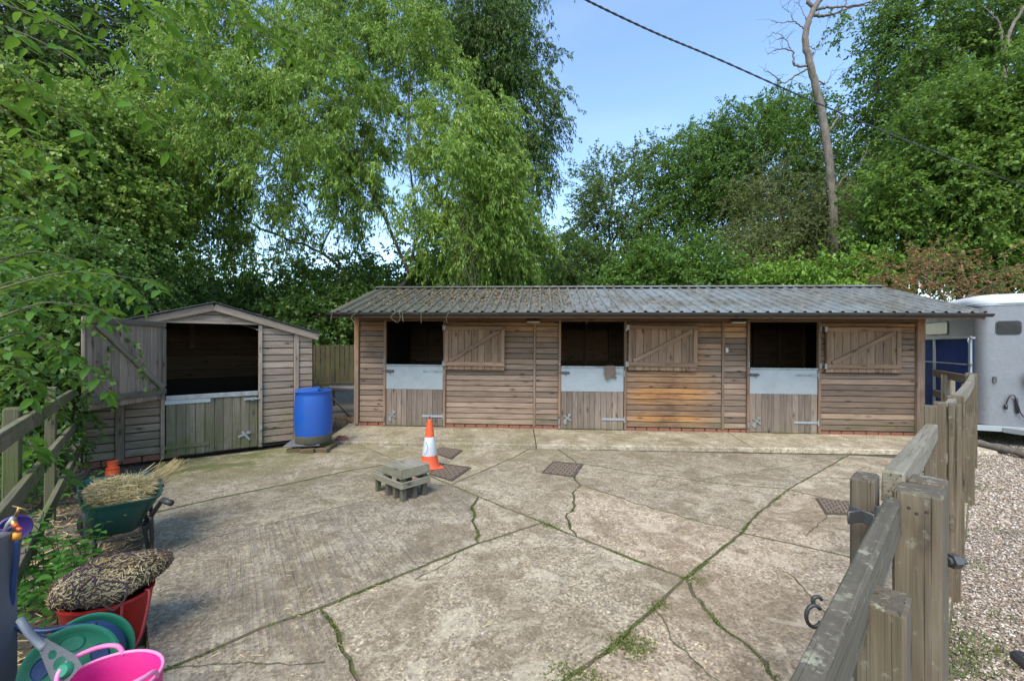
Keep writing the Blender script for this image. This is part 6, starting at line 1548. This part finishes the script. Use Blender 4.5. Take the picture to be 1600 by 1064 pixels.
def leafy(name, label, cat, stems, side_gap, side_len, leaf_gap, variants, mat, stemmat, seed, r0=.006, droop=.35, maxobj=300, compound=True, spreadz=.35, size=(.55, 1.3)):
    rg2 = random.Random(seed); t = thing(name, label, cat, (stems[0][0][0], stems[0][0][1], 0)); t.location = (0, 0, 0)
    bm = bmesh.new(); items = []
    def put(p, d, sc):
        d = d.normalized(); up = Vector((rg2.gauss(0, .35), rg2.gauss(0, .35), 1)); y = up.cross(d).normalized(); z = d.cross(y)
        Mx = Matrix((d, y, z)).transposed().to_4x4(); Mx.translation = p
        items.append((rg2.randrange(len(variants)), Mx @ Matrix.Scale(sc, 4)))
    for st_ in stems:
        s = spline(st_, 10); addtube(bm, s, r0, 5, True, [r0 * (1.1 - .85 * i / (len(s) - 1)) for i in range(len(s))])
        acc = 0; k = 0
        for a, b in zip(s, s[1:]):
            acc += (b - a).length
            if acc > side_gap * rg2.uniform(.7, 1.3):
                acc = 0; k += 1; td = (b - a).normalized(); sd3 = td.cross(Vector((0, 0, 1))).normalized() * (1 if k % 2 else -1)
                d = (td * .75 + sd3 * .8 + Vector((0, 0, rg2.uniform(-spreadz, spreadz)))).normalized(); Ls = side_len * rg2.uniform(.6, 1.2)
                pts = [b + d * Ls * q + Vector((0, 0, -droop * Ls * q * q)) for q in (0, .25, .5, .75, 1)]
                if compound:
                    addtube(bm, pts, .0018, 3, False); m = max(2, int(Ls / leaf_gap))
                    for j in range(1, m + 1):
                        q = j / m; p_ = b + d * Ls * q + Vector((0, 0, -droop * Ls * q * q)); dd = (d + Vector((0, 0, -2 * droop * q))).normalized(); sv = dd.cross(Vector((0, 0, 1))).normalized()
                        for sg in (-1, 1): put(p_, dd * .55 + sv * sg + Vector((0, 0, rg2.uniform(-.35, .1))), rg2.uniform(*size))
                    put(pts[-1], dd + Vector((0, 0, -.2)), rg2.uniform(*size))
                else:
                    put(b, d, rg2.uniform(*size))
        put(s[-1], s[-1] - s[-2], size[1])
    ob('stem', frombm('stem', bm, M[stemmat], True), t)
    items.sort(key=lambda it: it[1].translation.y)
    for mi, Mx in items[:maxobj]: obm('leaf', variants[mi], t, Mx)
    if len(items) > maxobj: merged('foliage', items[maxobj:], variants, t, mat)
    STAT.append((name, len(items))); return t
LVA = [bigleaf('leaf', .105, .045, M['l_fore']) for _ in range(6)]
LVB = [bigleaf('leaf', .09, .036, M['l_fore']) for _ in range(6)]
rs_ = random.Random(9)
stems = []
for (x0, y0, Y0, x1, y1, Y1) in [(-60, 470, 2.9, 225, 432, 3.6), (-60, 520, 2.7, 165, 478, 3.3), (-60, 560, 2.6, 95, 530, 3.0), (-60, 440, 3.2, 120, 400, 3.8), (-60, 600, 2.7, 40, 590, 2.9), (-50, 380, 3.2, 60, 350, 3.6), (-60, 500, 3.0, 90, 545, 3.4), (-60, 640, 2.9, 60, 700, 3.1), (-60, 470, 3.4, 170, 430, 4.4), (-60, 420, 3.0, 160, 415, 4.2)]:
    m = ((x0 + x1) / 2, (y0 + y1) / 2 - 22, (Y0 + Y1) / 2); q = ((x0 + 3 * x1) / 4 , (y0 + 3 * y1) / 4 - 14, (Y0 + 3 * Y1) / 4)
    stems.append([P(x0, y0, Y0), P(*m), P(*q), P(x1, y1 + 6, Y1)])
leafy('leaning_shrub', 'large leaved shrub leaning over the paddock fence from the left', 'bush', stems, .085, .30, .062, LVA, M['l_fore'], 'twig', 51, .007, .45)
stems = []
for (x0, y0, Y0, x1, y1, Y1) in [(-80, -60, 2.2, 330, 110, 2.9), (-80, 10, 2.1, 230, 170, 2.6), (-60, -120, 2.4, 420, 60, 3.1), (60, -120, 2.5, 545, 95, 3.2), (-80, 60, 2.0, 130, 200, 2.4), (-80, 120, 2.1, 90, 260, 2.4), (-40, -160, 2.2, 260, 40, 2.7), (-80, -20, 2.5, 300, 150, 3.2), (-80, 200, 2.2, 60, 330, 2.6), (160, -120, 2.8, 380, 20, 3.3), (-80, -80, 2.6, 260, 20, 3.2)]:
    m = ((x0 + x1) / 2, (y0 + y1) / 2 - 18, (Y0 + Y1) / 2); stems.append([P(x0, y0, Y0), P(*m), P(x1, y1, Y1)])
leafy('overhanging_branch', 'leafy branches hanging across the upper left corner of the view', 'branch', stems, .11, .22, .045, LVB, M['l_fore'], 'twig', 52, .006, .25)
# nettles
LVC = [bigleaf('leaf', .085, .055, M['l_nettle'], 7, .12) for _ in range(5)]
def nettle(px, py, h, n, seed, lab):
    rg3 = random.Random(seed); b0 = G(px, py, -.04); t = thing('nettle', lab, 'plant', b0, 0, None); bm = bmesh.new(); its = []
    for s in range(n):
        bx3 = Vector((rg3.gauss(0, .13), rg3.gauss(0, .13), 0)); hh = h * rg3.uniform(.6, 1.1); lean = Vector((rg3.gauss(0, .12), rg3.gauss(0, .12), 0)); pts = [bx3 + lean * q * q + Vector((0, 0, hh * q)) for q in (0, .33, .66, 1)]
        addtube(bm, pts, .0028, 4, False); a0 = rg3.uniform(0, 6.28); m = int(hh / .05)
        for j in range(2, m + 1):
            q = j / m; p_ = bx3 + lean * q * q + Vector((0, 0, hh * q)); a0 += PI / 2; sc = (.55 + .5 * math.sin(PI * min(q, .95))) * rg3.uniform(.8, 1.1)
            for sg in (0, PI):
                d = Vector((math.cos(a0 + sg), math.sin(a0 + sg), rg3.uniform(-.15, .35))).normalized(); y = Vector((0, 0, 1)).cross(d).normalized(); Mx = Matrix((d, y, d.cross(y))).transposed().to_4x4(); Mx.translation = p_ + d * .012; its.append((rg3.randrange(5), Mx @ Matrix.Scale(sc, 4)))
    ob('stem', frombm('stem', bm, M['l_nettle'], True), t); rg3.shuffle(its)
    for mi, Mx in its[:300]: obm('leaf', LVC[mi], t, Mx)
    if len(its) > 300: merged('foliage', its[300:], LVC, t, M['l_nettle'])
nettle(90, 945, .55, 14, 61, 'clump of bright green nettles below the wheelbarrow leg')
nettle(60, 985, .50, 11, 62, 'shaded nettles behind the green hose reel')
nettle(30, 800, .75, 12, 63, 'leafy weeds growing through the lower rails of the paddock fence')
nettle(100, 790, .35, 6, 64, 'small weed clump at the far end of the paddock fence')
print('TRIS', sum(s[1] for s in STAT), STAT)
